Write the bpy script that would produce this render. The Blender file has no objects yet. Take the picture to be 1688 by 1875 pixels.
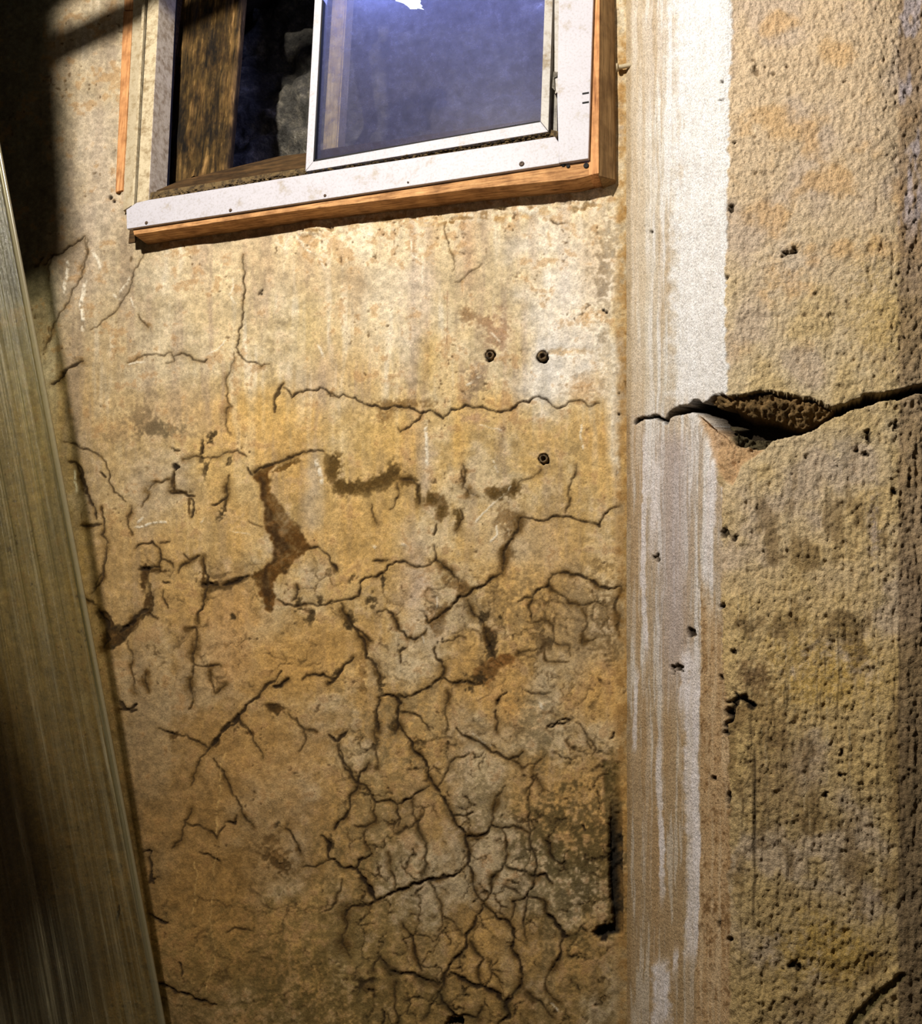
import bpy, math, random
import numpy as np
from mathutils import Vector, Matrix
random.seed(7)
RNG = np.random.default_rng(7)
S = bpy.context.scene
COL = S.collection

# ------------------------------------------------------------------ camera, world, light, exposure
W, H, F = 1688.0, 1875.0, 1700.0
# world axes seen from the camera (x right, y up, z forward): X along the back wall, Y into it, Z up
U = np.array([296.0, 9037.0, 1700.0]); U /= np.linalg.norm(U)
P1 = np.array([240 - 844, 937.5 - 420, F]); P2 = np.array([1078 - 844, 937.5 - 290, F])
HX = np.cross(np.cross(P1, P2), U); HX /= np.linalg.norm(HX)
WY = np.cross(HX, U)
R = np.array([HX, WY, U])            # camera vector -> world vector
D = 1.55                             # distance of the back wall
ZF, ZC = -1.35, 1.78                 # floor and ceiling, eye at 0
cam = bpy.data.objects.new('camera', bpy.data.cameras.new('camera'))
COL.objects.link(cam)
cam.data.sensor_fit = 'HORIZONTAL'; cam.data.sensor_width = 36; cam.data.lens = F / W * 36
cam.data.clip_start = 0.02
Rb = R @ np.diag([1.0, 1.0, -1.0])
cam.matrix_world = Matrix(Rb.tolist()).to_4x4()
S.camera = cam
S.view_settings.view_transform = 'Standard'
try: S.view_settings.look = 'None'
except Exception: pass
S.view_settings.gamma = 1.0
S.view_settings.use_curve_mapping = False
S.view_settings.exposure = 0.0
w = bpy.data.worlds.new('world'); S.world = w; w.use_nodes = True
w.node_tree.nodes['Background'].inputs[0].default_value = (0.9, 0.92, 1.0, 1)
w.node_tree.nodes['Background'].inputs[1].default_value = 0.02
LAMP = np.array([-0.86, 0.10, 1.52])
ld = bpy.data.lights.new('work_lamp', 'POINT'); ld.energy = 178; ld.shadow_soft_size = 0.028
ld.color = (1.0, 0.95, 0.87)
lo = bpy.data.objects.new('work_lamp', ld); lo.location = LAMP; COL.objects.link(lo)
# blue light added above and behind the panes to tint the dusty glass
ld = bpy.data.lights.new('pane_tint_light', 'AREA'); ld.energy = 4.2; ld.size = 0.2; ld.color = (0.30, 0.36, 1.0)
lo2 = bpy.data.objects.new('pane_tint_light', ld); lo2.location = (-0.42, D + 0.16, 1.64); COL.objects.link(lo2)

def ray(px, py):
    px = np.asarray(px, float); py = np.asarray(py, float)
    c = np.stack([(px - 844) / F, (937.5 - py) / F, np.ones_like(px)], -1)
    return c @ R.T
def at(px, py, y=D):
    r = ray(px, py); return r * (y / r[..., 1:2])
def proj(P):
    c = P @ R
    return 844 + c[..., 0] / c[..., 2] * F, 937.5 - c[..., 1] / c[..., 2] * F

def tag(o, label=None, cat=None, group=None, kind=None):
    for k, v in (('label', label), ('category', cat), ('group', group), ('kind', kind)):
        if v: o[k] = v
    return o
def link(name, me, mat, parent=None):
    o = bpy.data.objects.new(name, me); COL.objects.link(o)
    if mat: me.materials.append(mat)
    if parent:
        o.parent = parent
        o.matrix_parent_inverse = Matrix.Translation(-Vector(parent.location))
    return o
def empty(name, loc):
    o = bpy.data.objects.new(name, None); COL.objects.link(o); o.location = Vector([float(a) for a in loc]); return o

# ------------------------------------------------------------------ painting helpers (surface marks of the walls)
X0, Y0, CW, CH = -320, -320, 2360, 2520
yy, xx = np.mgrid[0:CH, 0:CW].astype(np.float32)
xx += X0; yy += Y0
def vn(sx, sy, seed, ww=CW, hh=CH):
    r = np.random.default_rng(seed)
    gw, gh = int(ww / sx) + 3, int(hh / sy) + 3
    g = r.random((gh, gw)).astype(np.float32)
    def idx(n, s):
        t = np.arange(n, dtype=np.float32) / s; i = t.astype(int); f = t - i
        return i, f * f * (3 - 2 * f)
    i, f = idx(hh, sy); a = g[i] * (1 - f)[:, None] + g[i + 1] * f[:, None]
    i, f = idx(ww, sx); return a[:, i] * (1 - f) + a[:, i + 1] * f
def fbm(sx, sy, o, seed, gain=0.5):
    a = 0; t = 0; m = 1.0
    for k in range(o):
        a = a + m * vn(max(sx, 1.01), max(sy, 1.01), seed + k * 13); t += m; m *= gain; sx /= 2.03; sy /= 2.03
    return a / t - 0.5                      # about -0.3..0.3
def ss(a, b, x):
    t = np.clip((x - a) / (b - a), 0, 1); return t * t * (3 - 2 * t)
col = np.zeros((CH, CW, 3), np.float32)     # surface colour, display values
hgt = np.zeros((CH, CW), np.float32)        # relief in metres, positive out of the wall
def win(x0, y0, x1, y1):
    x0 = int(max(0, x0 - X0)); x1 = int(min(CW, x1 - X0)); y0 = int(max(0, y0 - Y0)); y1 = int(min(CH, y1 - Y0))
    return slice(y0, max(y0, y1)), slice(x0, max(x0, x1))
def mix(sl, c, m):
    m = np.clip(m, 0, 1)[..., None]; col[sl] = col[sl] * (1 - m) + np.array(c, np.float32) / 255 * m
N1 = fbm(60, 60, 4, 11); N2 = fbm(16, 16, 4, 12, 0.6); N3 = fbm(5, 5, 2, 13); NV = fbm(26, 260, 4, 14, 0.6)
NH = fbm(120, 120, 4, 15)
FULL = (slice(0, CH), slice(0, CW))

def blob(x, y, rx, ry, c, a=1.0, ang=0, rag=1.2, soft=0.5, dz=0.0, noise=None):
    r = max(rx, ry) * 2.0
    sl = win(x - r, y - r, x + r, y + r)
    dx = xx[sl] - x; dy = yy[sl] - y; ca, sa = math.cos(ang), math.sin(ang)
    u = (dx * ca + dy * sa) / rx; v = (-dx * sa + dy * ca) / ry
    n = N2[sl] + N3[sl] * (1.1 if max(rx, ry) > 5 else .2) if noise is None else noise[sl]
    m = 1 - ss(1 - soft, 1 + soft * 0.4, np.sqrt(u * u + v * v) + n * rag)
    if noise is None and max(rx, ry) > 7 and dz > -.005: m = np.clip(m * np.clip(1.15 + N3[sl] * 2.0 + N2[sl] * .8, .3, 1.3), 0, 1)
    if c is not None: mix(sl, c, m * a)
    if dz: hgt[sl] += dz * m
    return sl, m

CK = np.zeros((CH, CW), np.float32); HL = np.zeros((CH, CW), np.float32)
rr = random.Random(5)
def rough(pts, jit, mn=6):
    out = [pts[0]]
    def sub(a, b):
        L = math.hypot(b[0] - a[0], b[1] - a[1])
        if L < mn: out.append(b); return
        j = rr.uniform(-1, 1) * jit * L
        m = ((a[0] + b[0]) / 2 - (b[1] - a[1]) / L * j, (a[1] + b[1]) / 2 + (b[0] - a[0]) / L * j)
        sub(a, m); sub(m, b)
    for a, b in zip(pts, pts[1:]): sub(a, b)
    return out
def crack(pts, w=1.4, d=0.8, halo=5, hs=0.35, jit=0.16, T=None, taper=True):
    if T is not None: pts = [(T[0] + p[0] * T[2], T[1] + p[1] * T[2]) for p in pts]
    q = rough(pts, jit); n = len(q) - 1; ph = rr.random() * 9
    for i, (a, b) in enumerate(zip(q, q[1:])):
        t = (i + 0.5) / n
        k = (min(1, 4 * t + 0.3, 4 * (1 - t) + 0.3) if taper else 1) * (0.75 + 0.35 * math.sin(i * 0.9 + ph) + rr.uniform(-.25, .25))
        ww = max(0.45, w * k); h = max(2, halo * (0.7 + 0.5 * math.sin(i * 0.37 + ph * 2)))
        m = max(3 * h, ww + 3)
        sl = win(min(a[0], b[0]) - m, min(a[1], b[1]) - m, max(a[0], b[0]) + m, max(a[1], b[1]) + m)
        px = xx[sl] - a[0]; py = yy[sl] - a[1]; vx, vy = b[0] - a[0], b[1] - a[1]
        s = np.clip((px * vx + py * vy) / (vx * vx + vy * vy + 1e-6), 0, 1)
        dd = np.hypot(px - s * vx, py - s * vy)
        CK[sl] = np.maximum(CK[sl], d * (1 - ss(ww - 0.6, ww + 1.1, dd)))
        HL[sl] = np.maximum(HL[sl], hs * np.exp(-(dd / h) ** 2))
def poly(pts):                                   # mask of a polygon, even-odd
    xs = [p[0] for p in pts]; ys = [p[1] for p in pts]
    sl = win(min(xs) - 2, min(ys) - 2, max(xs) + 3, max(ys) + 3)
    X = xx[sl]; Y = yy[sl]; m = np.zeros(X.shape, bool)
    for (ax, ay), (bx, by) in zip(pts, pts[1:] + pts[:1]):
        if ay == by: continue
        c = ((ay > Y) != (by > Y)) & (X < (bx - ax) * (Y - ay) / (by - ay) + ax); m ^= c
    return sl, m.astype(np.float32)
def blur(m, n=1):
    for _ in range(n):
        p = np.pad(m, 1, mode='edge'); m = (p[1:-1, :-2] + p[1:-1, 2:] + 2 * p[1:-1, 1:-1]) / 4
        p = np.pad(m, 1, mode='edge'); m = (p[:-2, 1:-1] + p[2:, 1:-1] + 2 * p[1:-1, 1:-1]) / 4
    return m

# ------------------------------------------------------------------ the back wall's plaster: base tones
def ramp(y, ks):
    ys = [k[0] for k in ks]; return np.stack([np.interp(y, ys, [k[1][i] for k in ks]) for i in range(3)], -1) / 255
rows = (yy[:, 0] )
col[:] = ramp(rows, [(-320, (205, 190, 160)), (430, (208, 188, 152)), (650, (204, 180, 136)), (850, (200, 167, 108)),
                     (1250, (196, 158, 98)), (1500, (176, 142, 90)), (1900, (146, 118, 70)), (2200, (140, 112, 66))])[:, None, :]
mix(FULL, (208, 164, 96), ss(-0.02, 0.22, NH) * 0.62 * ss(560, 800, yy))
mix(FULL, (214, 200, 172), ss(-0.02, 0.22, -NH + N2 * 0.3) * 0.55)
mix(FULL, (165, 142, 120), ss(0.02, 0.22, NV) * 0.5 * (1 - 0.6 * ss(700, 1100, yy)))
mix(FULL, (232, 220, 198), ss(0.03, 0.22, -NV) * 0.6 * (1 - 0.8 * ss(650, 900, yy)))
mix(FULL, (182, 155, 128), ss(0.05, 0.2, N2) * 0.30)
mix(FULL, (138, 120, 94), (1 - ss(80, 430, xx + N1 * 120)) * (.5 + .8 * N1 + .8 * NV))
mix(FULL, (64, 62, 44), (1 - ss(60, 150, xx + N1 * 100)) * (1 - ss(520, 680, yy + N1 * 150)) * .6)  # olive grime tinge, plus the upper-left shadow painted darker
mix(FULL, (60, 48, 26), (1 - ss(60, 330, xx + N1 * 200 - (yy - 1500) * .12)) * ss(1150, 1650, yy + N1 * 200) * .72)  # lower-left shadow painted in as a dark gradient
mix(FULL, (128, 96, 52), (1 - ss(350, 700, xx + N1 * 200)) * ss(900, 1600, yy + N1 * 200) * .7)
# pale washes
for b in [(1040, 560, 90, 170, (240, 232, 222), .75), (1010, 700, 80, 60, (236, 230, 222), .7), (1020, 430, 80, 60, (225, 212, 192), .6),
          (700, 560, 60, 150, (226, 212, 188), .6), (770, 500, 30, 120, (214, 196, 176), .6), (1125, 830, 12, 110, (240, 228, 205), .75),
          (1120, 690, 16, 90, (238, 230, 214), .75), (760, 1080, 38, 120, (186, 164, 150), .6), (780, 860, 18, 90, (190, 172, 152), .7),
          (575, 910, 16, 85, (196, 178, 152), .7), (575, 1060, 22, 45, (180, 160, 128), .5), (905, 980, 60, 70, (204, 184, 152), .6),
          (985, 1010, 70, 60, (200, 178, 144), .45), (560, 470, 120, 60, (205, 176, 134), .55), (330, 760, 90, 60, (186, 160, 124), .5),
          (280, 900, 90, 80, (186, 162, 126), .55), (180, 300, 60, 200, (196, 180, 160), .6), (150, 520, 40, 90, (190, 172, 150), .5),
          (590, 700, 55, 60, (190, 166, 140), .5), (650, 520, 25, 140, (170, 142, 104), .55), (800, 430, 22, 60, (182, 152, 110), .5),
          (790, 660, 24, 60, (196, 160, 92), .55), (560, 620, 30, 70, (216, 186, 120), .35), (860, 450, 18, 70, (196, 160, 122), .5),
          (1080, 480, 30, 120, (196, 172, 140), .5), (490, 760, 80, 50, (212, 172, 100), .6), (700, 790, 90, 60, (210, 170, 96), .5),
          (840, 800, 16, 90, (212, 168, 88), .6), (540, 1200, 140, 90, (204, 156, 84), .5), (420, 1180, 80, 110, (198, 150, 92), .5),
          (680, 960, 90, 90, (214, 174, 104), .5), (940, 1290, 60, 60, (198, 150, 84), .5), (480, 1400, 160, 110, (190, 144, 80), .45),
          (380, 1640, 120, 160, (170, 128, 66), .4), (1000, 1280, 40, 40, (188, 170, 140), .6), (1060, 1170, 60, 110, (190, 166, 128), .5)]:
    blob(*b[:4], b[4], b[5] , rag=1.6, soft=0.9, noise=N1)
# grime and mildew (grey green) low on the wall
for b in [(980, 1330, 35, 50, (128, 112, 78), .55), (1040, 1600, 70, 130, (92, 78, 42), .62), (1000, 1540, 50, 60, (88, 76, 42), .5),
          (690, 1500, 60, 130, (136, 116, 74), .5), (640, 1740, 130, 120, (122, 102, 54), .5), (420, 1790, 160, 90, (120, 98, 50), .45),
          (1090, 1560, 44, 110, (80, 66, 34), .6), (880, 1480, 60, 60, (126, 106, 62), .4), (560, 1860, 120, 60, (104, 86, 44), .5),
          (800, 1860, 300, 50, (120, 98, 54), .4), (1040, 1500, 60, 40, (112, 92, 54), .5), (760, 1330, 90, 60, (150, 130, 92), .4),
          (1110, 1130, 22, 70, (104, 76, 36), .55), (920, 1130, 60, 60, (128, 102, 62), .45), (1020, 1110, 90, 60, (150, 126, 88), .35),
          (1110, 480, 22, 80, (140, 116, 82), .55)]:
    blob(*b[:4], b[4], b[5], rag=2.6, soft=1.0)
# grey green smudge and stains
for b in [(290, 785, 52, 16, (112, 96, 68), .8), (262, 770, 26, 30, (124, 102, 72), .6), (345, 795, 20, 8, (140, 116, 84), .4), (220, 790, 30, 22, (160, 132, 96), .4),
          (855, 576, 12, 16, (146, 114, 78), .8), (888, 588, 26, 12, (154, 122, 88), .8), (912, 608, 24, 38, (166, 130, 100), .75),
          (868, 698, 20, 22, (120, 100, 78), .7), (852, 728, 12, 16, (140, 116, 92), .6), (884, 676, 12, 18, (150, 124, 100), .6),
          (1073, 584, 15, 18, (208, 166, 112), .6), (1040, 645, 40, 8, (206, 168, 116), .6), (1070, 710, 34, 24, (194, 158, 116), .6),
          (1110, 680, 14, 60, (214, 184, 138), .4), (736, 740, 50, 9, (116, 84, 42), .7), (705, 760, 16, 14, (124, 92, 48), .7),
          (870, 765, 22, 9, (186, 148, 118), .6), (920, 786, 6, 10, (128, 98, 70), .7)]:
    blob(*b[:4], b[4], b[5], rag=1.6, soft=0.7)
# brown spalls, slightly sunk
SP = (104, 74, 30)
for b in [(520, 855, 32, 5, -0.45), (470, 1054, 12, 8, 0)]:
    blob(b[0], b[1], b[2], b[3], SP, .95, b[4], rag=1.1, soft=0.35, dz=-0.0012)
def stain(pts, c, a, T=None, dz=0, warp=10, soft=2):
    if T is not None: pts = [(T[0] + p[0] * T[2], T[1] + p[1] * T[2]) for p in pts]
    xs = [p[0] for p in pts]; ys = [p[1] for p in pts]; sl = win(min(xs) - 14, min(ys) - 14, max(xs) + 14, max(ys) + 14)
    X = xx[sl] + N2[sl] * warp * 2 + N3[sl] * warp; Y = yy[sl] + np.roll(N2, 77, 0)[sl] * warp * 2 + np.roll(N3, 31, 1)[sl] * warp; m = np.zeros(X.shape, bool)
    for (ax, ay), (bx, by) in zip(pts, pts[1:] + pts[:1]):
        if ay != by: m ^= ((ay > Y) != (by > Y)) & (X < (bx - ax) * (Y - ay) / (by - ay) + ax)
    m = blur(m.astype(np.float32), soft); mix(sl, c, m * a * np.clip(.85 + N1[sl] * 1.2 + N3[sl] * .8, 0, 1.1)); hgt[sl] += dz * m
CT = (80, 800, .3199)
stain([(1200,200),(1270,170),(1345,150),(1295,200),(1290,290),(1350,380),(1420,480),(1480,560),(1535,640),(1450,690),(1390,780),(1330,800),(1310,870),(1335,960),(1300,1008),(1270,980),(1240,900),(1208,850),(1210,780),(1300,720),(1320,650),(1300,590),(1260,520),(1258,420),(1240,300),(1200,250)], (88, 58, 20), 1.05, CT, -.0016, 7, 3)
stain([(1225,215),(1270,260),(1280,380),(1340,500),(1400,640),(1330,720),(1270,780),(1300,960),(1240,860),(1250,780),(1330,640),(1270,480)], (52, 34, 12), .75, CT, 0, 8, 5)
stain([(1600,80),(1640,110),(1680,180),(1688,240),(1760,290),(1850,260),(1960,210),(2020,190),(2040,240),(1950,300),(1850,330),(1760,350),(1700,320),(1640,260),(1610,180)], (84, 62, 26), .8, CT, -.0006, 12, 3)
stain([(270,1010),(340,1000),(400,1070),(470,1090),(560,1010),(610,980),(600,900),(560,780),(540,740),(600,740),(590,790),(620,930),(615,1000),(540,1060),(470,1150),(400,1215),(340,1215),(375,1130),(330,1060)], (44, 32, 14), .9, CT, -.002, 6, 2)
stain([(900,830),(950,820),(1000,850),(1060,830),(1160,790),(1170,805),(1090,860),(1000,880),(930,890)], (50, 36, 14), .85, CT, -.001, 6, 2)
stain([(1310,1425),(1390,1385),(1400,1400),(1350,1440)], (40, 28, 12), .9, CT, 0, 4, 2); stain([(1270,1525),(1310,1520),(1390,1560),(1340,1595),(1290,1570)], (60, 44, 18), .95, CT, -.001, 5, 2)
stain([(800,1290),(860,1240),(960,1200),(1050,1200),(1040,1240),(940,1290),(880,1380),(800,1370)], (112, 74, 34), .85, (600, 800, .33175), -.001, 8, 3)
stain([(560,1030),(640,970),(660,990),(650,1080),(590,1120)], (110, 78, 38), .75, (600, 800, .33175), 0, 8, 3); stain([(710,800),(760,790),(800,830),(720,880)], (110, 80, 42), .7, (600, 800, .33175), 0, 6, 2)
stain([(850,1040),(930,1060),(920,1200),(905,1215),(870,1150)], (96, 70, 40), .75, (600, 800, .33175), 0, 8, 3); stain([(980,560),(1040,560),(990,740),(950,750)], (104, 80, 42), .7, (600, 800, .33175), 0, 9, 3)
stain([(890,270),(1020,270),(1050,360),(990,330),(900,350),(870,320)], (92, 70, 36), .8, (600, 800, .33175), 0, 9, 3)
stain([(90,985),(130,990),(150,1060),(95,1060)], (70, 52, 24), .85, (600, 800, .33175), 0, 5, 2); stain([(540,300),(640,320),(670,410),(620,470),(590,470),(610,390),(545,380)], (92, 66, 30), .8, (600, 800, .33175), 0, 8, 3)
for b in [(612, 858, 14, 26, .1), (622, 890, 14, 16, 0), (645, 893, 20, 11, 0), (672, 887, 18, 12, 0), (702, 878, 24, 11, -.3), (722, 862, 12, 14, 0),
          (745, 880, 14, 10, 0), (790, 916, 12, 12, 0), (806, 938, 12, 14, 0), (765, 905, 5, 18, 0), (838, 950, 7, 20, .1), (905, 900, 14, 12, 0), (938, 896, 18, 14, 0)]:
    blob(b[0], b[1], b[2], b[3], (92, 68, 28), .95, b[4], rag=1.8, soft=0.6, dz=-0.0006)
for b in [(262, 1060, 6, 30, .1), (270, 1105, 8, 20, .1), (285, 1045, 22, 4, 0), (205, 1168, 20, 16, 0), (240, 1148, 26, 8, -.7), (196, 1135, 8, 22, -.6),
          (385, 1070, 18, 7, 0), (425, 1065, 20, 6, -.3), (372, 1055, 5, 22, 0), (326, 900, 18, 4, .1), (318, 880, 3, 20, 0), (346, 925, 3, 22, 0),
          (320, 1346, 9, 8, 0), (505, 1297, 20, 9, .2), (460, 1342, 8, 6, 0), (395, 1360, 12, 6, -.8), (432, 1318, 8, 6, -.7)]:
    blob(b[0], b[1], b[2], b[3], (70, 48, 18), .9, b[4], rag=1.1, soft=0.4, dz=-0.0012)
for b in [(408, 940, 14, 7, -.8), (388, 798, 16, 6, -.7), (385, 810, 7, 8, 0), (324, 826, 7, 6, 0), (368, 830, 4, 14, 0), (376, 862, 5, 14, .3), (498, 1578, 16, 14, 0),
          (515, 1585, 12, 12, 0), (505, 1570, 30, 30, 0), (506, 1510, 12, 6, 0), (605, 1545, 5, 12, 0), (420, 845, 4, 10, .3), (570, 1130, 8, 12, .2),
          (560, 1118, 16, 4, .3), (586, 1100, 4, 8, 0), (545, 1105, 10, 4, -1), (425, 1128, 6, 4, 0), (638, 1140, 9, 15, 0), (680, 1100, 8, 14, 0),
          (893, 600, 0.1, 0.1, 0), (886, 1130, 9, 12, 0), (916, 1130, 4, 4, 0), (922, 1155, 8, 6, 0), (895, 1165, 14, 18, 0), (900, 1190, 8, 16, 0),
          (698, 1250, 5, 14, 0), (860, 1262, 7, 9, 0), (722, 1330, 9, 9, 0), (730, 1275, 10, 5, 0), (690, 1330, 4, 14, 0), (805, 1120, 22, 8, -.6),
          (910, 1225, 44, 13, -.45), (875, 1245, 16, 9, 0), (830, 1070, 24, 8, .5), (806, 1170, 7, 7, 0), (645, 1060, 7, 8, 0), (664, 1232, 7, 40, 0),
          (700, 1065, 4, 16, 0), (618, 1232, 10, 6, -.6), (925, 1015, 10, 34, .15), (935, 950, 26, 20, .5)]:
    c = (58, 44, 22) if max(b[2], b[3]) < 19 else (122, 88, 44)
    blob(b[0], b[1], b[2], b[3], c, .85 if max(b[2], b[3]) < 19 else .6, b[4], rag=2.2, soft=0.55, dz=-0.001)

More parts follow.
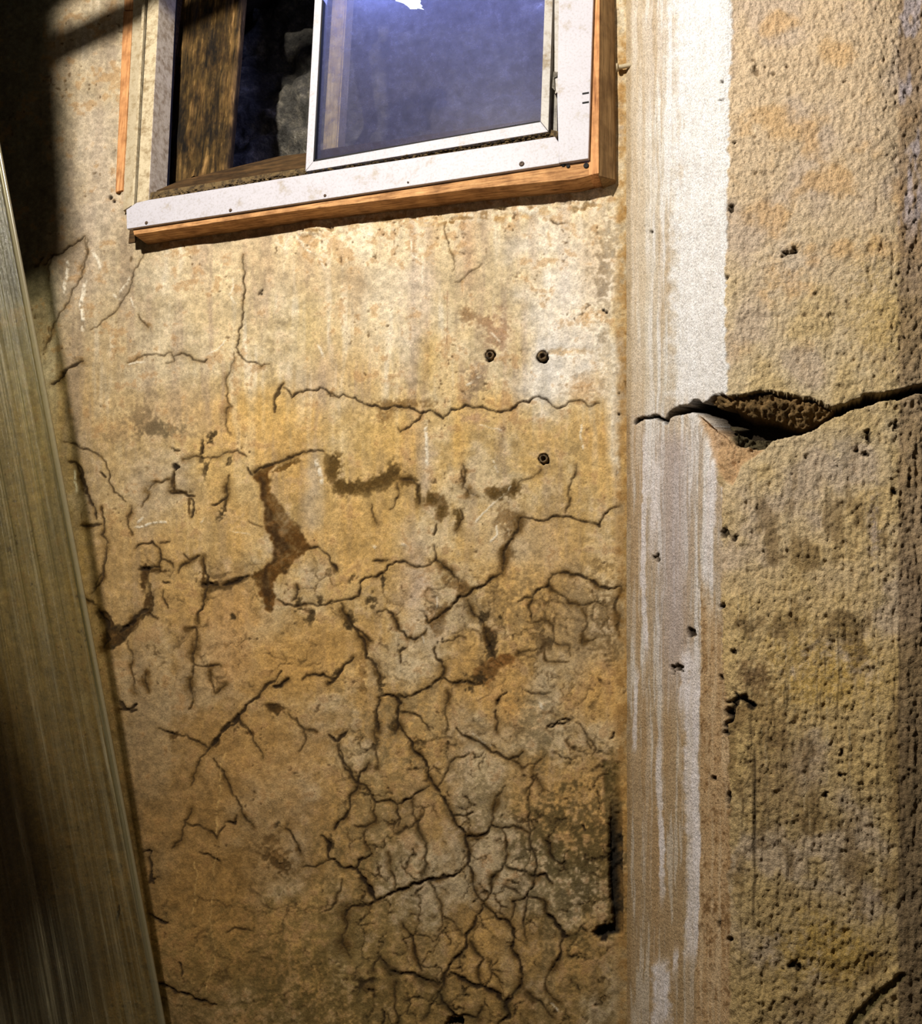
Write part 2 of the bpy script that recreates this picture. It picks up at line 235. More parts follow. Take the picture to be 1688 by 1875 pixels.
# cracks, traced from close looks at the wall: T = (left, top, scale) of each look
A = (80, 380, .3199); B = (600, 380, .33175); C = (80, 800, .3199); E_ = (200, 1300, .3067); Dd = (600, 800, .33175); Ff = (600, 1300, .33175)
G = (0, 250, .3465); Hh = (0, 900, .5198)
for T, L in [
 (A, [([(1140,270),(1150,380),(1140,500),(1135,630),(1115,700),(1100,800),(1130,850),(1170,885),(1220,890),(1245,910),(1290,895)], 1.3, .75, 4, .35),
      ([(1090,830),(1060,950),(1045,1080),(1075,1140),(1045,1160),(1040,1240),(1060,1290)], 1.0, .5, 6, .4),
      ([(1370,1005),(1340,1060),(1315,1110),(1320,1170)], 3.0, .7, 4, .5),
      ([(1370,1030),(1415,1090),(1480,1055),(1560,1048),(1580,1030),(1640,1080),(1688,1090)], 1.4, .85, 4, .35),
      ([(570,260),(540,330),(500,410),(470,500),(430,570),(330,650),(265,700)], 1.0, .6, 4, .3),
      ([(235,160),(150,220),(60,270),(0,330)], 1.6, .75, 6, .4),
      ([(250,180),(240,290),(210,350)], 1.2, .5, 4, .3),
      ([(225,880),(170,905),(110,950),(40,1010)], 2.6, .9, 7, .5),
      ([(480,890),(540,860),(590,845),(640,838),(690,850),(730,830),(745,880),(700,890)], 1.0, .6, 5, .3),
      ([(745,850),(800,835),(850,870),(920,885),(935,870)], 1.5, .7, 6, .4),
      ([(110,1340),(190,1365),(260,1390),(330,1430)], 1.3, .7, 4, .3),
      ([(330,1430),(370,1560),(400,1630),(470,1685)], 1.2, .7, 3, .3),
      ([(140,1455),(185,1460),(215,1510),(240,1600),(270,1688)], 1.8, .8, 6, .4),
      ([(540,610),(575,660),(600,690)], 1.5, .5, 8, .4), ([(1250,470),(1228,500)], 1.6, .95, 2, .2),
      ([(30,680),(45,740),(10,810)], 1.2, .6, 6, .3), ([(800,1440),(880,1425),(980,1430),(1050,1400),(1110,1390),(1160,1425)], 1.1, .6, 6, .4),
      ([(1165,1490),(1190,1530)], 2, .8, 4, .4), ([(1200,1520),(1270,1480),(1340,1460),(1400,1430),(1480,1400)], 2.2, .7, 6, .6),
      ([(1480,1400),(1560,1390),(1600,1395)], 1.6, .7, 4, .4), ([(905,1350),(905,1400)], 2.6, .8, 3, .4)]),
 (B, [([(0,1030),(60,1050),(85,1028),(150,1048),(200,1085),(260,1090),(330,1110),(430,1105),(500,1128),(540,1130),(565,1118),(610,1145),(635,1165),(680,1115),(760,1090),(810,1105),(870,1108),(930,1130),(1010,1120),(1050,1080),(1110,1075),(1165,1040),(1210,1060),(1250,1100),(1310,1095),(1340,1070),(1390,1065)], 1.6, .92, 4, .4),
      ([(1390,1065),(1440,1100),(1500,1080)], 1.0, .6, 5, .35), ([(520,1140),(470,1190),(400,1240),(385,1215)], 1.3, .85, 3, .3),
      ([(650,90),(650,150),(675,240),(700,300),(690,350)], 1.0, .5, 3, .3), ([(850,310),(790,350),(700,410)], 1.0, .5, 3, .3),
      ([(1640,960),(1660,1100)], 1.4, .7, 3, .3), ([(745,1420),(755,1500),(740,1560)], 1.2, .6, 5, .4),
      ([(1370,1420),(1345,1500),(1335,1620)], 1.3, .6, 5, .35), ([(1230,70),(1270,95),(1310,88)], 1.2, .7, 3, .2),
      ([(1180,1440),(1100,1500),(1020,1560)], .8, .4, 6, .3)]),
 (C, [([(320,200),(350,230)], 2, .8, 4, .3), ([(210,200),(240,300),(270,380),(300,470)], 2.2, .85, 6, .45), ([(210,505),(260,512),(330,500)], 1.6, .7, 6, .5),
      ([(330,400),(325,560),(370,610)], 1.3, .7, 5, .4), ([(350,640),(340,740),(330,820),(280,870)], 1.5, .7, 6, .5), ([(500,400),(510,560)], 1.2, .5, 5, .4),
      ([(525,640),(570,610),(620,600),(660,640),(670,700),(660,770)], 1.4, .8, 5, .4), ([(665,610),(720,600)], 1.1, .7, 4, .3),
      ([(540,760),(600,750),(660,745)], 2.6, .8, 5, .5), ([(670,705),(720,715),(740,750)], 1.2, .7, 4, .4), ([(770,780),(800,730),(850,700),(890,680)], 1.6, .7, 6, .5),
      ([(800,670),(840,710)], 1, .6, 4, .4), ([(910,690),(915,760),(940,800),(930,870),(915,960),(880,1060)], 1.6, .7, 8, .55), ([(900,845),(990,850)], 2.4, .8, 6, .5),
      ([(1020,850),(1090,830),(1170,795)], 2.6, .8, 6, .6), ([(680,830),(720,835)], 2, .8, 3, .3), ([(685,880),(695,950),(710,980)], 1.6, .7, 3, .3),
      ([(600,1010),(650,1040)], 1.4, .7, 4, .4), ([(820,1100),(865,1090),(870,1180),(850,1250),(855,1330),(840,1440),(830,1560)], 1.6, .55, 9, .55),
      ([(860,1300),(920,1315),(1010,1310)], 1.2, .7, 5, .4), ([(950,1340),(970,1430),(985,1470),(1040,1420)], 1.1, .5, 7, .4),
      ([(1360,1340),(1260,1440),(1180,1520),(1110,1600),(1040,1680)], 2.2, .75, 5, .5), ([(1110,1610),(1160,1670)], 1.6, .8, 4, .4),
      ([(1310,1430),(1350,1430),(1400,1385)], 2.6, .85, 5, .5), ([(1480,1390),(1540,1360),(1600,1360),(1650,1390),(1688,1370)], 2, .8, 5, .5),
      ([(1400,1580),(1450,1630),(1520,1688)], 1.0, .6, 4, .4), ([(1520,640),(1570,630),(1620,670),(1640,720),(1670,740)], 1.3, .75, 4, .3),
      ([(1420,940),(1450,850)], 1.8, .7, 5, .4), ([(1340,930),(1420,965),(1480,960),(1570,970),(1650,955)], 1.4, .7, 4, .45),
      ([(1170,480),(1250,515)], .8, .4, 4, .3), ([(840,350),(845,460)], 2.2, .8, 4, .4), ([(720,320),(780,315),(860,340)], 2.4, .75, 6, .5),
      ([(340,1210),(370,1160),(360,1060),(310,990)], 2.6, .8, 8, .6), ([(430,1120),(500,1070),(560,1000),(600,980)], 3, .8, 8, .6),
      ([(480,1170),(500,1330),(530,1470)], 1.2, .4, 6, .35), ([(440,1560),(500,1555),(530,1530)], 2.6, .9, 5, .5), ([(590,1350),(600,1460)], 1.2, .5, 8, .5),
      ([(1060,220),(1050,330),(1040,420)], 1.6, .6, 8, .5), ([(590,310),(640,260),(720,240)], 1.2, .5, 8, .5), ([(560,400),(600,330)], 1.2, .6, 6, .4),
      ([(740,200),(740,310)], 2.4, .6, 6, .5), ([(960,390),(1010,370),(1050,340)], 2, .8, 5, .4)]),
 (Dd, [([(400,230),(460,235),(500,270),(505,370)], 1.8, .6, 8, .5), ([(600,480),(585,540)], 1.6, .7, 5, .5), ([(585,600),(595,680),(640,720),(690,765),(720,800)], 1.6, .75, 7, .5),
      ([(250,685),(330,680)], 1.4, .8, 4, .4), ([(0,920),(90,900),(170,880),(180,800),(240,770),(310,750),(330,710),(430,690),(475,715),(540,715),(590,685)], 1.4, .85, 4, .4),
      ([(960,755),(880,800),(800,840),(730,880),(660,950),(600,1000),(555,1030)], 2.0, .85, 6, .6), ([(1060,445),(1130,448),(1200,460),(1260,435),(1330,440),(1400,465),(1440,470),(1500,495),(1550,405),(1610,385)], 1.4, .85, 4, .4),
      ([(1060,450),(1050,510),(1020,560),(985,600),(965,740)], 2.2, .7, 9, .6), ([(1340,330),(1310,420)], 1.1, .6, 4, .3),
      ([(540,990),(550,1025)], 1.8, .8, 4, .4), ([(270,970),(320,950),(360,980),(390,1060),(440,1110),(480,1120),(545,1060)], 1.5, .75, 6, .45),
      ([(75,920),(110,990),(150,1060),(200,1130),(210,1220),(270,1280),(280,1370)], 2.0, .7, 8, .55), ([(20,700),(50,740)], 2, .7, 5, .4),
      ([(400,1250),(395,1190),(430,1165)], 1.6, .8, 4, .4), ([(590,1160),(595,1220),(640,1280),(620,1330)], 1.8, .75, 6, .5),
      ([(0,1360),(60,1310),(140,1220)], 2.2, .8, 6, .5), ([(640,1330),(570,1380),(500,1410),(420,1440),(400,1430)], 2.0, .8, 6, .5),
      ([(640,1330),(690,1360),(770,1350),(850,1360)], 1.8, .8, 7, .6), ([(280,1440),(340,1425),(400,1470),(385,1540),(375,1628)], 2.4, .85, 8, .55),
      ([(280,1440),(270,1540),(280,1628)], 2.2, .75, 7, .5), ([(380,1520),(440,1520),(480,1530),(560,1620)], 1.6, .7, 5, .4),
      ([(770,900),(790,960),(840,1010),(860,1040)], 1.8, .7, 8, .5), ([(1240,760),(1300,745),(1380,760),(1440,785),(1500,830),(1550,840),(1620,825)], 2.0, .8, 6, .55),
      ([(1240,760),(1220,820),(1150,850),(1130,885),(1050,910)], 1.6, .8, 5, .4), ([(1130,885),(1125,1010)], 1.4, .7, 6, .4),
      ([(1220,820),(1280,870),(1330,920),(1400,930),(1520,930)], 1.3, .55, 7, .5), ([(1100,1020),(1180,1010),(1240,1040),(1245,1130),(1330,1150),(1340,1210)], 1.1, .5, 5, .4),
      ([(1050,1200),(1200,1140),(1240,1130)], 1.0, .45, 6, .4), ([(1410,940),(1420,1060),(1400,1140),(1480,1110)], 1.2, .5, 7, .5), ([(1190,1160),(1210,1240),(1330,1240)], .9, .45, 5, .4),
      ([(1205,1610),(1240,1600),(1280,1565),(1350,1560)], 1.6, .95, 3, .3), ([(930,1480),(950,1440),(990,1410)], 1.6, .85, 4, .4), ([(660,1400),(650,1500),(655,1628)], 1.2, .5, 7, .45),
      ([(1090,1400),(1160,1415),(1230,1410)], 1.2, .6, 5, .4), ([(150,1060),(190,1080),(240,1130)], 1.5, .7, 5, .5), ([(930,1530),(935,1628)], 1.4, .6, 5, .4),
      ([(650,1130),(720,1100),(760,1110)], 1.1, .6, 4, .3), ([(860,1050),(880,1130),(920,1220)], 2.0, .7, 6, .5), ([(340,400),(380,260)], 1.2, .55, 5, .4), ([(240,370),(270,480)], 1.0, .5, 6, .4),
      ([(730,400),(745,450),(710,510)], 1.4, .6, 6, .5), ([(740,180),(745,280),(830,330)], 1.0, .5, 8, .5), ([(1620,830),(1610,1100)], 2.6, .6, 8, .6)]),
 (E_, [([(290,110),(340,130),(400,150)], 1.6, .8, 4, .4), ([(420,150),(500,180),(570,210),(590,230)], 1.2, .7, 5, .4), ([(810,0),(740,70),(680,120),(620,200),(580,250)], 3.0, .85, 5, .5),
      ([(580,250),(520,340),(500,400),(490,450)], 1.2, .6, 6, .4), ([(780,60),(840,130),(900,240),(920,290)], 1.3, .65, 5, .4), ([(620,290),(680,370),(730,500),(790,610),(860,700)], 1.6, .6, 6, .45),
      ([(490,590),(450,660),(430,780),(370,830)], 1.1, .6, 6, .4), ([(450,670),(530,690),(590,720),(640,770),(690,690)], 1.2, .6, 6, .4), ([(690,670),(750,680),(760,630)], 2.0, .8, 4, .4),
      ([(540,850),(620,885),(660,905)], 1.2, .7, 4, .4), ([(1050,710),(1100,770),(1140,860)], 1.5, .7, 5, .4), ([(1150,940),(1230,940),(1300,900),(1350,890)], 1.2, .65, 5, .4),
      ([(1265,750),(1310,800),(1305,880)], 3.4, .85, 4, .4), ([(1130,250),(1165,150),(1160,120),(1240,130)], 1.6, .5, 5, .4), ([(1340,720),(1400,650),(1420,600)], 2.2, .8, 6, .5),
      ([(1120,50),(1160,120)], 1.2, .6, 4, .4), ([(240,1220),(290,1250),(350,1270)], 2.4, .85, 5, .5), ([(200,850),(250,845),(240,900),(240,1030),(300,1000)], 2.0, .75, 6, .5),
      ([(250,1620),(330,1650),(400,1690),(480,1700),(540,1740),(640,1760)], 2.4, .8, 7, .55), ([(700,1330),(750,1300),(850,1320)], 1.4, .6, 4, .3), ([(420,1510),(430,1590)], 1.8, .7, 3, .3),
      ([(1390,1010),(1380,1080),(1290,1200)], 1.0, .5, 4, .4), ([(1410,1190),(1415,1300),(1390,1400),(1440,1480)], 1.6, .5, 12, .5), ([(640,880),(630,1080),(610,1320),(580,1700)], .8, .0, 3, .0),
      ([(1370,200),(1380,290),(1430,370),(1480,430)], 1.6, .75, 5, .4), ([(1310,150),(1360,190),(1420,130)], 3.0, .85, 4, .4)]),
 (Ff, [([(390,70),(400,90),(450,160),(490,240),(540,290),(550,350),(590,420),(640,490),(690,590),(710,640),(760,700),(770,760),(770,860),(800,960),(820,1020),(860,1060)], 2.2, .85, 7, .55),
      ([(180,410),(260,510),(330,500),(380,525),(470,480),(560,420)], 1.5, .8, 5, .45), ([(50,190),(80,290),(130,360),(170,410),(230,290)], 1.7, .8, 6, .45),
      ([(170,410),(120,520),(100,590)], 1.5, .75, 6, .5), ([(260,510),(265,620),(150,640)], 1.2, .6, 7, .45), ([(380,525),(400,600),(390,640)], 1.4, .7, 6, .4), ([(470,490),(465,580),(510,680),(540,800),(535,900)], 1.1, .55, 6, .4),
      ([(250,10),(270,90),(260,200),(275,320)], 1.4, .5, 7, .4), ([(710,100),(740,140),(850,190),(940,240),(1000,275),(1050,260),(1075,235)], 2.2, .7, 6, .55),
      ([(690,580),(800,565)], 1.6, .8, 3, .4), ([(610,420),(660,340),(700,270),(780,240)], 1.1, .6, 5, .4), ([(760,700),(860,690),(900,640),(940,650)], 2.2, .8, 8, .6),
      ([(940,650),(1020,640),(1110,680)], 1.4, .7, 5, .45), ([(960,660),(985,760),(980,840),(900,960),(860,1060)], 1.6, .65, 6, .5), ([(980,860),(1040,880),(1110,910)], 1.4, .75, 4, .4),
      ([(1110,430),(1112,700),(1108,1000),(1100,1280)], 1.2, .8, 4, .3), ([(860,1060),(780,1220),(720,1360),(640,1520),(610,1560)], 2.2, .75, 6, .5), ([(610,1560),(530,1700)], 1.2, .6, 5, .4),
      ([(160,880),(200,940),(240,1020),(265,1055)], 4.2, .95, 7, .6), ([(0,820),(60,860),(150,880),(170,830),(240,795)], 2.2, .85, 6, .5), ([(265,1055),(340,1020),(420,990),(520,950),(560,935),(640,920),(710,905),(760,860)], 2.6, .92, 5, .5),
      ([(265,1055),(200,1080),(100,1110),(90,1180)], 1.6, .75, 6, .5), ([(555,945),(600,1040),(630,1130),(610,1220)], 1.3, .6, 5, .4), ([(630,1140),(690,1170),(740,1240)], 1.1, .5, 5, .4),
      ([(410,1180),(460,1250),(480,1330),(520,1440)], 2.0, .75, 6, .5), ([(860,1070),(930,1150),(1000,1180),(1015,1330),(1060,1400),(1070,1500),(1020,1590)], 2.6, .8, 7, .55),
      ([(1010,1160),(1020,1060),(1100,1030),(1190,1050),(1210,1130)], 1.5, .75, 6, .5), ([(1210,1130),(1260,1190),(1300,1250),(1335,1250)], 4.0, .95, 6, .5), ([(1300,1260),(1270,1380),(1230,1440)], 2.0, .7, 7, .5),
      ([(1120,910),(1200,905),(1240,960)], 2.4, .8, 7, .5), ([(1200,720),(1230,800),(1290,850)], 2.4, .8, 7, .5), ([(680,1455),(760,1495),(860,1530),(930,1560),(980,1620)], 3.6, .85, 7, .6),
      ([(980,1620),(1020,1590)], 4, .85, 7, .6), ([(980,1620),(1000,1700),(940,1733)], 3.0, .8, 9, .6), ([(350,1440),(400,1460),(520,1480),(610,1520)], 2.6, .75, 9, .55),
      ([(250,1440),(290,1360),(330,1420)], 1.6, .6, 8, .45), ([(610,1560),(640,1620),(720,1690),(830,1700),(850,1640)], 2.0, .75, 7, .5), ([(790,1280),(860,1380),(830,1450),(860,1530)], 1.3, .6, 6, .45),
      ([(1100,1560),(1180,1620),(1240,1700)], 1.6, .65, 7, .45), ([(1230,1440),(1210,1560),(1290,1620)], 1.3, .55, 6, .4), ([(380,1500),(370,1620),(390,1733)], 1.6, .6, 7, .45), ([(300,1733),(310,1670)], 2.6, .9, 4, .4),
      ([(1000,280),(1070,320),(1150,300),(1200,250)], 1.1, .5, 6, .4), ([(1090,460),(1150,370),(1190,440)], 1.1, .5, 6, .45), ([(1370,70),(1430,150),(1480,210),(1460,250)], 1.1, .6, 4, .4),
      ([(1210,90),(1260,75),(1335,60)], 1.6, .95, 3, .3), ([(1580,125),(1575,150),(1558,160)], 1.6, .9, 3, .2), ([(1150,290),(1110,430)], .9, .45, 5, .4), ([(930,0),(935,60)], 1.4, .7, 5, .4),
      ([(980,420),(930,480),(910,560),(900,640)], 1.4, .5, 10, .5), ([(330,790),(350,900),(370,990)], 1.2, .45, 7, .4), ([(205,640),(210,740),(240,795)], 1.2, .5, 7, .4), ([(1410,640),(1420,665)], 2, .9, 3, .3)]),
 (Hh, [([(270,370),(300,380),(340,400)], 1.4, .7, 5, .4), ([(360,150),(360,280),(320,360)], 1.2, .6, 6, .4), ([(420,740),(440,770),(480,770)], 3.0, .8, 5, .4), ([(410,1520),(420,1460)], 2, .7, 5, .4),
      ([(280,120),(350,115)], 1.4, .6, 5, .4), ([(530,1340),(540,1380)], 2.6, .8, 6, .4)]),
 (G, [([(450,530),(440,700),(370,850),(280,990),(270,1070),(230,1130)], 1.2, .55, 5, .35), ([(270,625),(250,700),(255,760)], 1.4, .5, 6, .4), ([(360,1720),(395,1720),(430,1780),(440,1875)], 1.8, .8, 5, .4), ([(180,690),(230,640)], 2, .6, 6, .4)])]:
    for c in L: crack(*c, T=T)
# unseen continuation left and below
for k in range(26):
    x = rr.uniform(-320, 900); y = rr.uniform(1890, 2180) if x > -10 else rr.uniform(0, 2100); p = [(x, y)]
    for j in range(5): p.append((p[-1][0] + rr.uniform(-50, 50), p[-1][1] + rr.uniform(-10, 60)))
    if x > -10 or x < -140: crack(p, 1.6, .7, 6, .5)

# fine crazing between the main cracks
def crazing(x0, y0, x1, y1, cell, strength, seed, fx=80):
    sl = win(x0, y0, x1, y1); r = np.random.default_rng(seed)
    X = xx[sl] + N1[sl] * 60 + N2[sl] * 26; Y = yy[sl] + NH[sl] * 60 + np.roll(N2, 90, 1)[sl] * 26
    gx = ((X - x0 + 200) / cell); gy = ((Y - y0 + 200) / cell); ix = gx.astype(int); iy = gy.astype(int)
    n = int((max(x1 - x0, y1 - y0) + 400) / cell) + 6; jx = r.random((n, n)); jy = r.random((n, n))
    d1 = np.full(X.shape, 9.0, np.float32); d2 = d1.copy()
    for a in (-1, 0, 1):
        for b in (-1, 0, 1):
            cx = np.clip(ix + a, 0, n - 1); cy = np.clip(iy + b, 0, n - 1)
            d = np.hypot(gx - cx - jx[cy, cx], gy - cy - jy[cy, cx]); d2 = np.where(d < d1, d1, np.minimum(d2, d)); d1 = np.minimum(d1, d)
    e = (d2 - d1) * cell
    br = ss(-0.10, 0.12, fbm(30, 30, 3, seed + 5)[sl])
    f = np.minimum(np.minimum(ss(x0, x0 + fx, xx[sl]), 1 - ss(x1 - 25, x1, xx[sl])), np.minimum(ss(y0, y0 + fx, yy[sl]), 1 - ss(y1 - fx, y1, yy[sl])))
    CK[sl] = np.maximum(CK[sl], (1 - ss(0.8, 2.4, e)) * br * strength * f)
    HL[sl] = np.maximum(HL[sl], np.exp(-(e / 5) ** 2) * br * strength * f * 0.55)
crazing(590, 1300, 1130, 2150, 46, .62, 31)
crazing(200, 980, 640, 1330, 52, .34, 32)
crazing(640, 1000, 1120, 1400, 44, .34, 34)
crazing(960, 1060, 1140, 1290, 30, .42, 33, 30)
crazing(200, 1560, 640, 2150, 60, .3, 35)
lum = 1 + N2 * .34 + N3 * .26 + N1 * .25; col *= np.clip(lum, .6, 1.3)[..., None]; mix(FULL, (150, 110, 62), ss(.12, .26, N2 + N1 * .5) * .4)
# grime spreading from the cracks, broken up
m = HL * (0.75 + 2.4 * N2 + 1.2 * N3) * (0.6 + 0.5 * ss(600, 1000, yy))
mix(FULL, (86, 62, 26), np.clip(m * 1.7, 0, .88))
low = HL * ss(1250, 1650, yy) * ss(400, 700, xx) * ss(-.1, .2, N1)
mix(FULL, (64, 54, 30), np.clip(low * 1.3, 0, .7))
mix(FULL, (38, 26, 12), CK * 0.92)
hgt -= CK * 0.0034 + np.clip(HL, 0, 1) * 0.0006
# speckles and pits
pit = ss(0.27, 0.34, fbm(7, 7, 2, 71)) * ss(0.0, 0.2, N1 + 0.02); mix(FULL, (70, 50, 26), pit * .6); hgt -= pit * .0012
# light scratches, salt streaks
def scratch(pts, w=1.0, c=(238, 228, 206), a=.85, jit=.1, T=None):
    if T is not None: pts = [(T[0] + p[0] * T[2], T[1] + p[1] * T[2]) for p in pts]
    for p, q in zip(rough(pts, jit, 5), rough(pts, jit, 5)[1:]): pass
    q = rough(pts, jit, 5)
    for p0, p1 in zip(q, q[1:]):
        sl = win(min(p0[0], p1[0]) - 5, min(p0[1], p1[1]) - 5, max(p0[0], p1[0]) + 5, max(p0[1], p1[1]) + 5)
        px = xx[sl] - p0[0]; py = yy[sl] - p0[1]; vx, vy = p1[0] - p0[0], p1[1] - p0[1]
        s = np.clip((px * vx + py * vy) / (vx * vx + vy * vy + 1e-6), 0, 1); dd = np.hypot(px - s * vx, py - s * vy)
        mm = (1 - ss(w * .7 - .5, w * .7 + 1.2, dd + N3[sl] * 2)) * np.clip(.62 + N3[sl] * 2.5 + N2[sl] * 1.5, 0, 1); mix(sl, c, mm * a); hgt[sl] += mm * .0006
for T, L in [(A, [([(1450,170),(1500,240),(1560,270),(1610,350)], 2.4), ([(1480,200),(1520,230)], 4), ([(1400,180),(1380,240),(1320,200)], 1.2), ([(1080,400),(1085,460),(1060,500),(1100,550)], 1.4),
                  ([(490,400),(460,450),(430,510)], 3), ([(400,500),(440,520)], 4), ([(500,520),(520,570)], 2.4), ([(280,250),(320,350)], 4), ([(240,420),(225,700)], 5), ([(490,900),(580,885)], 2), ([(940,840),(1010,800),(1040,760)], 1.4), ([(1570,790),(1600,850)], 3), ([(130,300),(120,500)], 4)]),
             (B, [([(910,1390),(940,1460)], 1.6), ([(1060,10),(1130,35),(1160,10)], 7), ([(1510,660),(1460,790)], 4), ([(1330,805),(1440,790),(1500,730)], 1.4), ([(460,180),(470,270),(530,310),(520,420)], 1.8), ([(205,110),(190,150),(260,160)], 3), ([(770,980),(800,960)], 3.0), ([(830,940),(845,930)], 3), ([(900,690),(950,740)], 2.2), ([(840,1200),(960,1230)], .8), ([(1400,1200),(1410,1330)], 2.4), ([(1570,1180),(1600,1500)], 3), ([(1580,820),(1600,980)], 4), ([(545,1180),(550,1420)], 4)]),
             (C, [([(525,515),(620,495),(700,488)], 2.6), ([(540,490),(570,460)], 3), ([(175,190),(190,320)], 2.4), ([(1560,130),(1590,260)], 5), ([(1080,540),(1180,560)], .8), ([(900,490),(920,460)], 1)]),
             (Dd, [([(915,360),(860,420),(820,470)], 2.2), ([(1010,270),(960,330),(910,370)], 1.4), ([(930,480),(935,540),(890,590)], 2), ([(1170,1470),(1190,1500)], 4), ([(600,880),(600,940)], 1), ([(410,590),(430,600)], 3), ([(250,600),(270,615)], 4), ([(520,1100),(530,1160)], 1.4), ([(910,130),(930,160)], 2.4)]),
             (E_, [([(640,880),(630,1080),(610,1320),(580,1700)], .9), ([(690,250),(650,560),(640,740)], 1.6), ([(510,900),(500,1250)], 1.2), ([(1140,690),(1150,695)], 2)]),
             (Ff, [([(800,130),(900,200)], .8), ([(1230,1620),(1270,1660)], 1.6), ([(1580,900),(1585,1100)], 1.0)])]:
    for s in L: scratch(s[0], s[1], T=T, a=.7 if s[1] < 3 else .5, c=(238, 228, 206) if T is not E_ else (206, 168, 104))
# faint vertical hairline and dark flecks under the window
scratch([(819, 530), (818, 630)], .6, (120, 84, 60), .6, .01)
for x, y, r_ in [(1105, 568, 3.4), (1110, 572, 3), (321, 853, 7), (478, 538, 2.4), (952, 300, 0), (1133, 758, 2.5), (1133, 720, 2), (208, 368, 4), (202, 362, 5), (216, 352, 4), (1105, 1720, 7), (1090, 1708, 7), (1150, 1072, 3)]:
    if r_: blob(x, y, r_, r_, (34, 24, 14), .95, rag=.8, soft=.4, dz=-.005)
# rotten strip exposed left of the window, ragged plaster below the frame
for k in range(60):
    x = rr.uniform(560, 1130); blob(x, 418 - (x - 600) * .10 + rr.uniform(-6, 16), rr.uniform(5, 16), rr.uniform(3, 8), rr.choice([(232, 220, 196), (190, 152, 100), (120, 88, 44), (216, 190, 146)]), .6, rag=2, dz=rr.uniform(-.003, .003))
# the black rotted slot beside the inner corner
sl, mk = poly([(1102, 1392), (1134, 1396), (1136, 1500), (1137, 1710), (1098, 1716), (1096, 1700), (1116, 1690), (1110, 1500)])
mk = blur(mk, 5) * np.clip(.8 + N2[sl] * 3 + N3[sl] * 2, 0, 1); mix(sl, (70, 58, 26), mk * .8); hgt[sl] -= mk * .003
sl, mk = poly([(1117, 1440), (1138, 1440), (1141, 1708), (1092, 1718), (1092, 1696), (1122, 1692), (1114, 1600)])
mk = ss(.25, .75, blur(mk, 5) + N3[sl] * .9 + N2[sl] * .5); mix(sl, (20, 17, 12), mk * .92 * ss(1430, 1560, yy[sl])); hgt[sl] -= mk * .010 * ss(1430, 1560, yy[sl])
blob(832, 1872, 15, 12, (10, 9, 8), .97, rag=.7, dz=-.02)
# round anchor holes
HOLES = [(897, 651, 10), (993, 652, 11), (995, 840, 10)]
for x, y, r_ in HOLES: blob(x, y, r_, r_ * 1.08, (60, 46, 30), .95, rag=.35, soft=.22, dz=-.016)
# brown edge along the inner corner
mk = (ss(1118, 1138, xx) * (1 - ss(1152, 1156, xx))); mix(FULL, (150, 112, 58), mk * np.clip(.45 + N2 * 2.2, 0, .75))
hgt += np.where(xx < 1152, N1 * .006 + N2 * .0016 + N3 * .0005 + NV * .002, 0)

# ------------------------------------------------------------------ the pier on the right: tones and relief
ARR = np.interp(rows, [-320, 0, 250, 500, 620, 760, 830, 900, 1200, 1300, 2200], [1340, 1340, 1335, 1328, 1330, 1334, 1304, 1322, 1322, 1334, 1338])[:, None] + N2 * 14 + N3 * 5
pm = (xx >= 1150)
side = pm & (xx < ARR)
base = ramp(rows, [(-320, (232, 224, 212)), (700, (232, 224, 210)), (800, (214, 202, 190)), (1200, (196, 178, 152)), (1500, (184, 158, 122)), (2200, (168, 140, 98))])[:, None, :]
col[:] = np.where(pm[..., None], base, col)
ST = fbm(7, 190, 4, 41, .7); ST2 = fbm(16, 420, 3, 42, .6)
mix(FULL, (196, 164, 122), pm * ss(-.03, .12, ST) * (.28 + .2 * ss(700, 1100, yy)))
mix(FULL, (255, 252, 250), pm * ss(.0, .10, -ST + .4 * ST2) * (.75 - .35 * ss(1000, 1500, yy)))
mix(FULL, (186, 152, 108), pm * ss(.04, .14, ST2) * .45 * (1 - .3 * (yy < 700)))
mix(FULL, (226, 206, 176), pm * (1 - ss(1160, 1210, xx + N1 * 30)) * .6 * (yy < 760))
mix(FULL, (255, 253, 252), pm * ss(1215, 1255, xx + N2 * 60) * (1 - ss(700, 780, yy)) * .9)
mix(FULL, (200, 186, 184), pm * np.exp(-((xx - 1235) / 30) ** 2) * ss(770, 830, yy) * (1 - ss(1150, 1350, yy)) * .75)
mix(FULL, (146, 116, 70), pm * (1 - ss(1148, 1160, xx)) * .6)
for x, y0, y1, w_ in [(1198, 850, 1000, 9), (1180, 820, 1200, 5), (1268, 1190, 1760, 13), (1252, 1180, 1330, 9), (1210, 1350, 1640, 5), (1213, 1760, 1900, 16), (1163, 1240, 1360, 4), (1240, 1740, 1800, 5), (1276, 1250, 1700, 6), (1300, 860, 1080, 10)]:
    mk = (1 - ss(.6, 1.3, np.abs(xx - x - 3 * np.sin(yy / 60.)) / w_ + N2 * 1.4)) * ss(y0 - 30, y0 + 30, yy + N1 * 90) * (1 - ss(y1 - 40, y1 + 30, yy + N1 * 90)) * pm
    mix(FULL, (248, 240, 240), mk * (.75 + ST))
tanz = pm & (xx > 1283 + N2 * 5 - 8 * ss(1500, 1850, yy)); mk = tanz * ss(1120, 1220, yy + (1330 - xx) * 2) 
mix(FULL, (204, 170, 126), mk * .92); mix(FULL, (172, 136, 92), mk * ss(.02, .16, N2 + ST * .6) * .6); tp = mk * ss(.16, .24, N3 + N2 * .5); mix(FULL, (110, 78, 44), tp * .6); hgt -= tp * .0015; mix(FULL, (224, 198, 160), mk * ss(.05, .16, -ST) * .5)
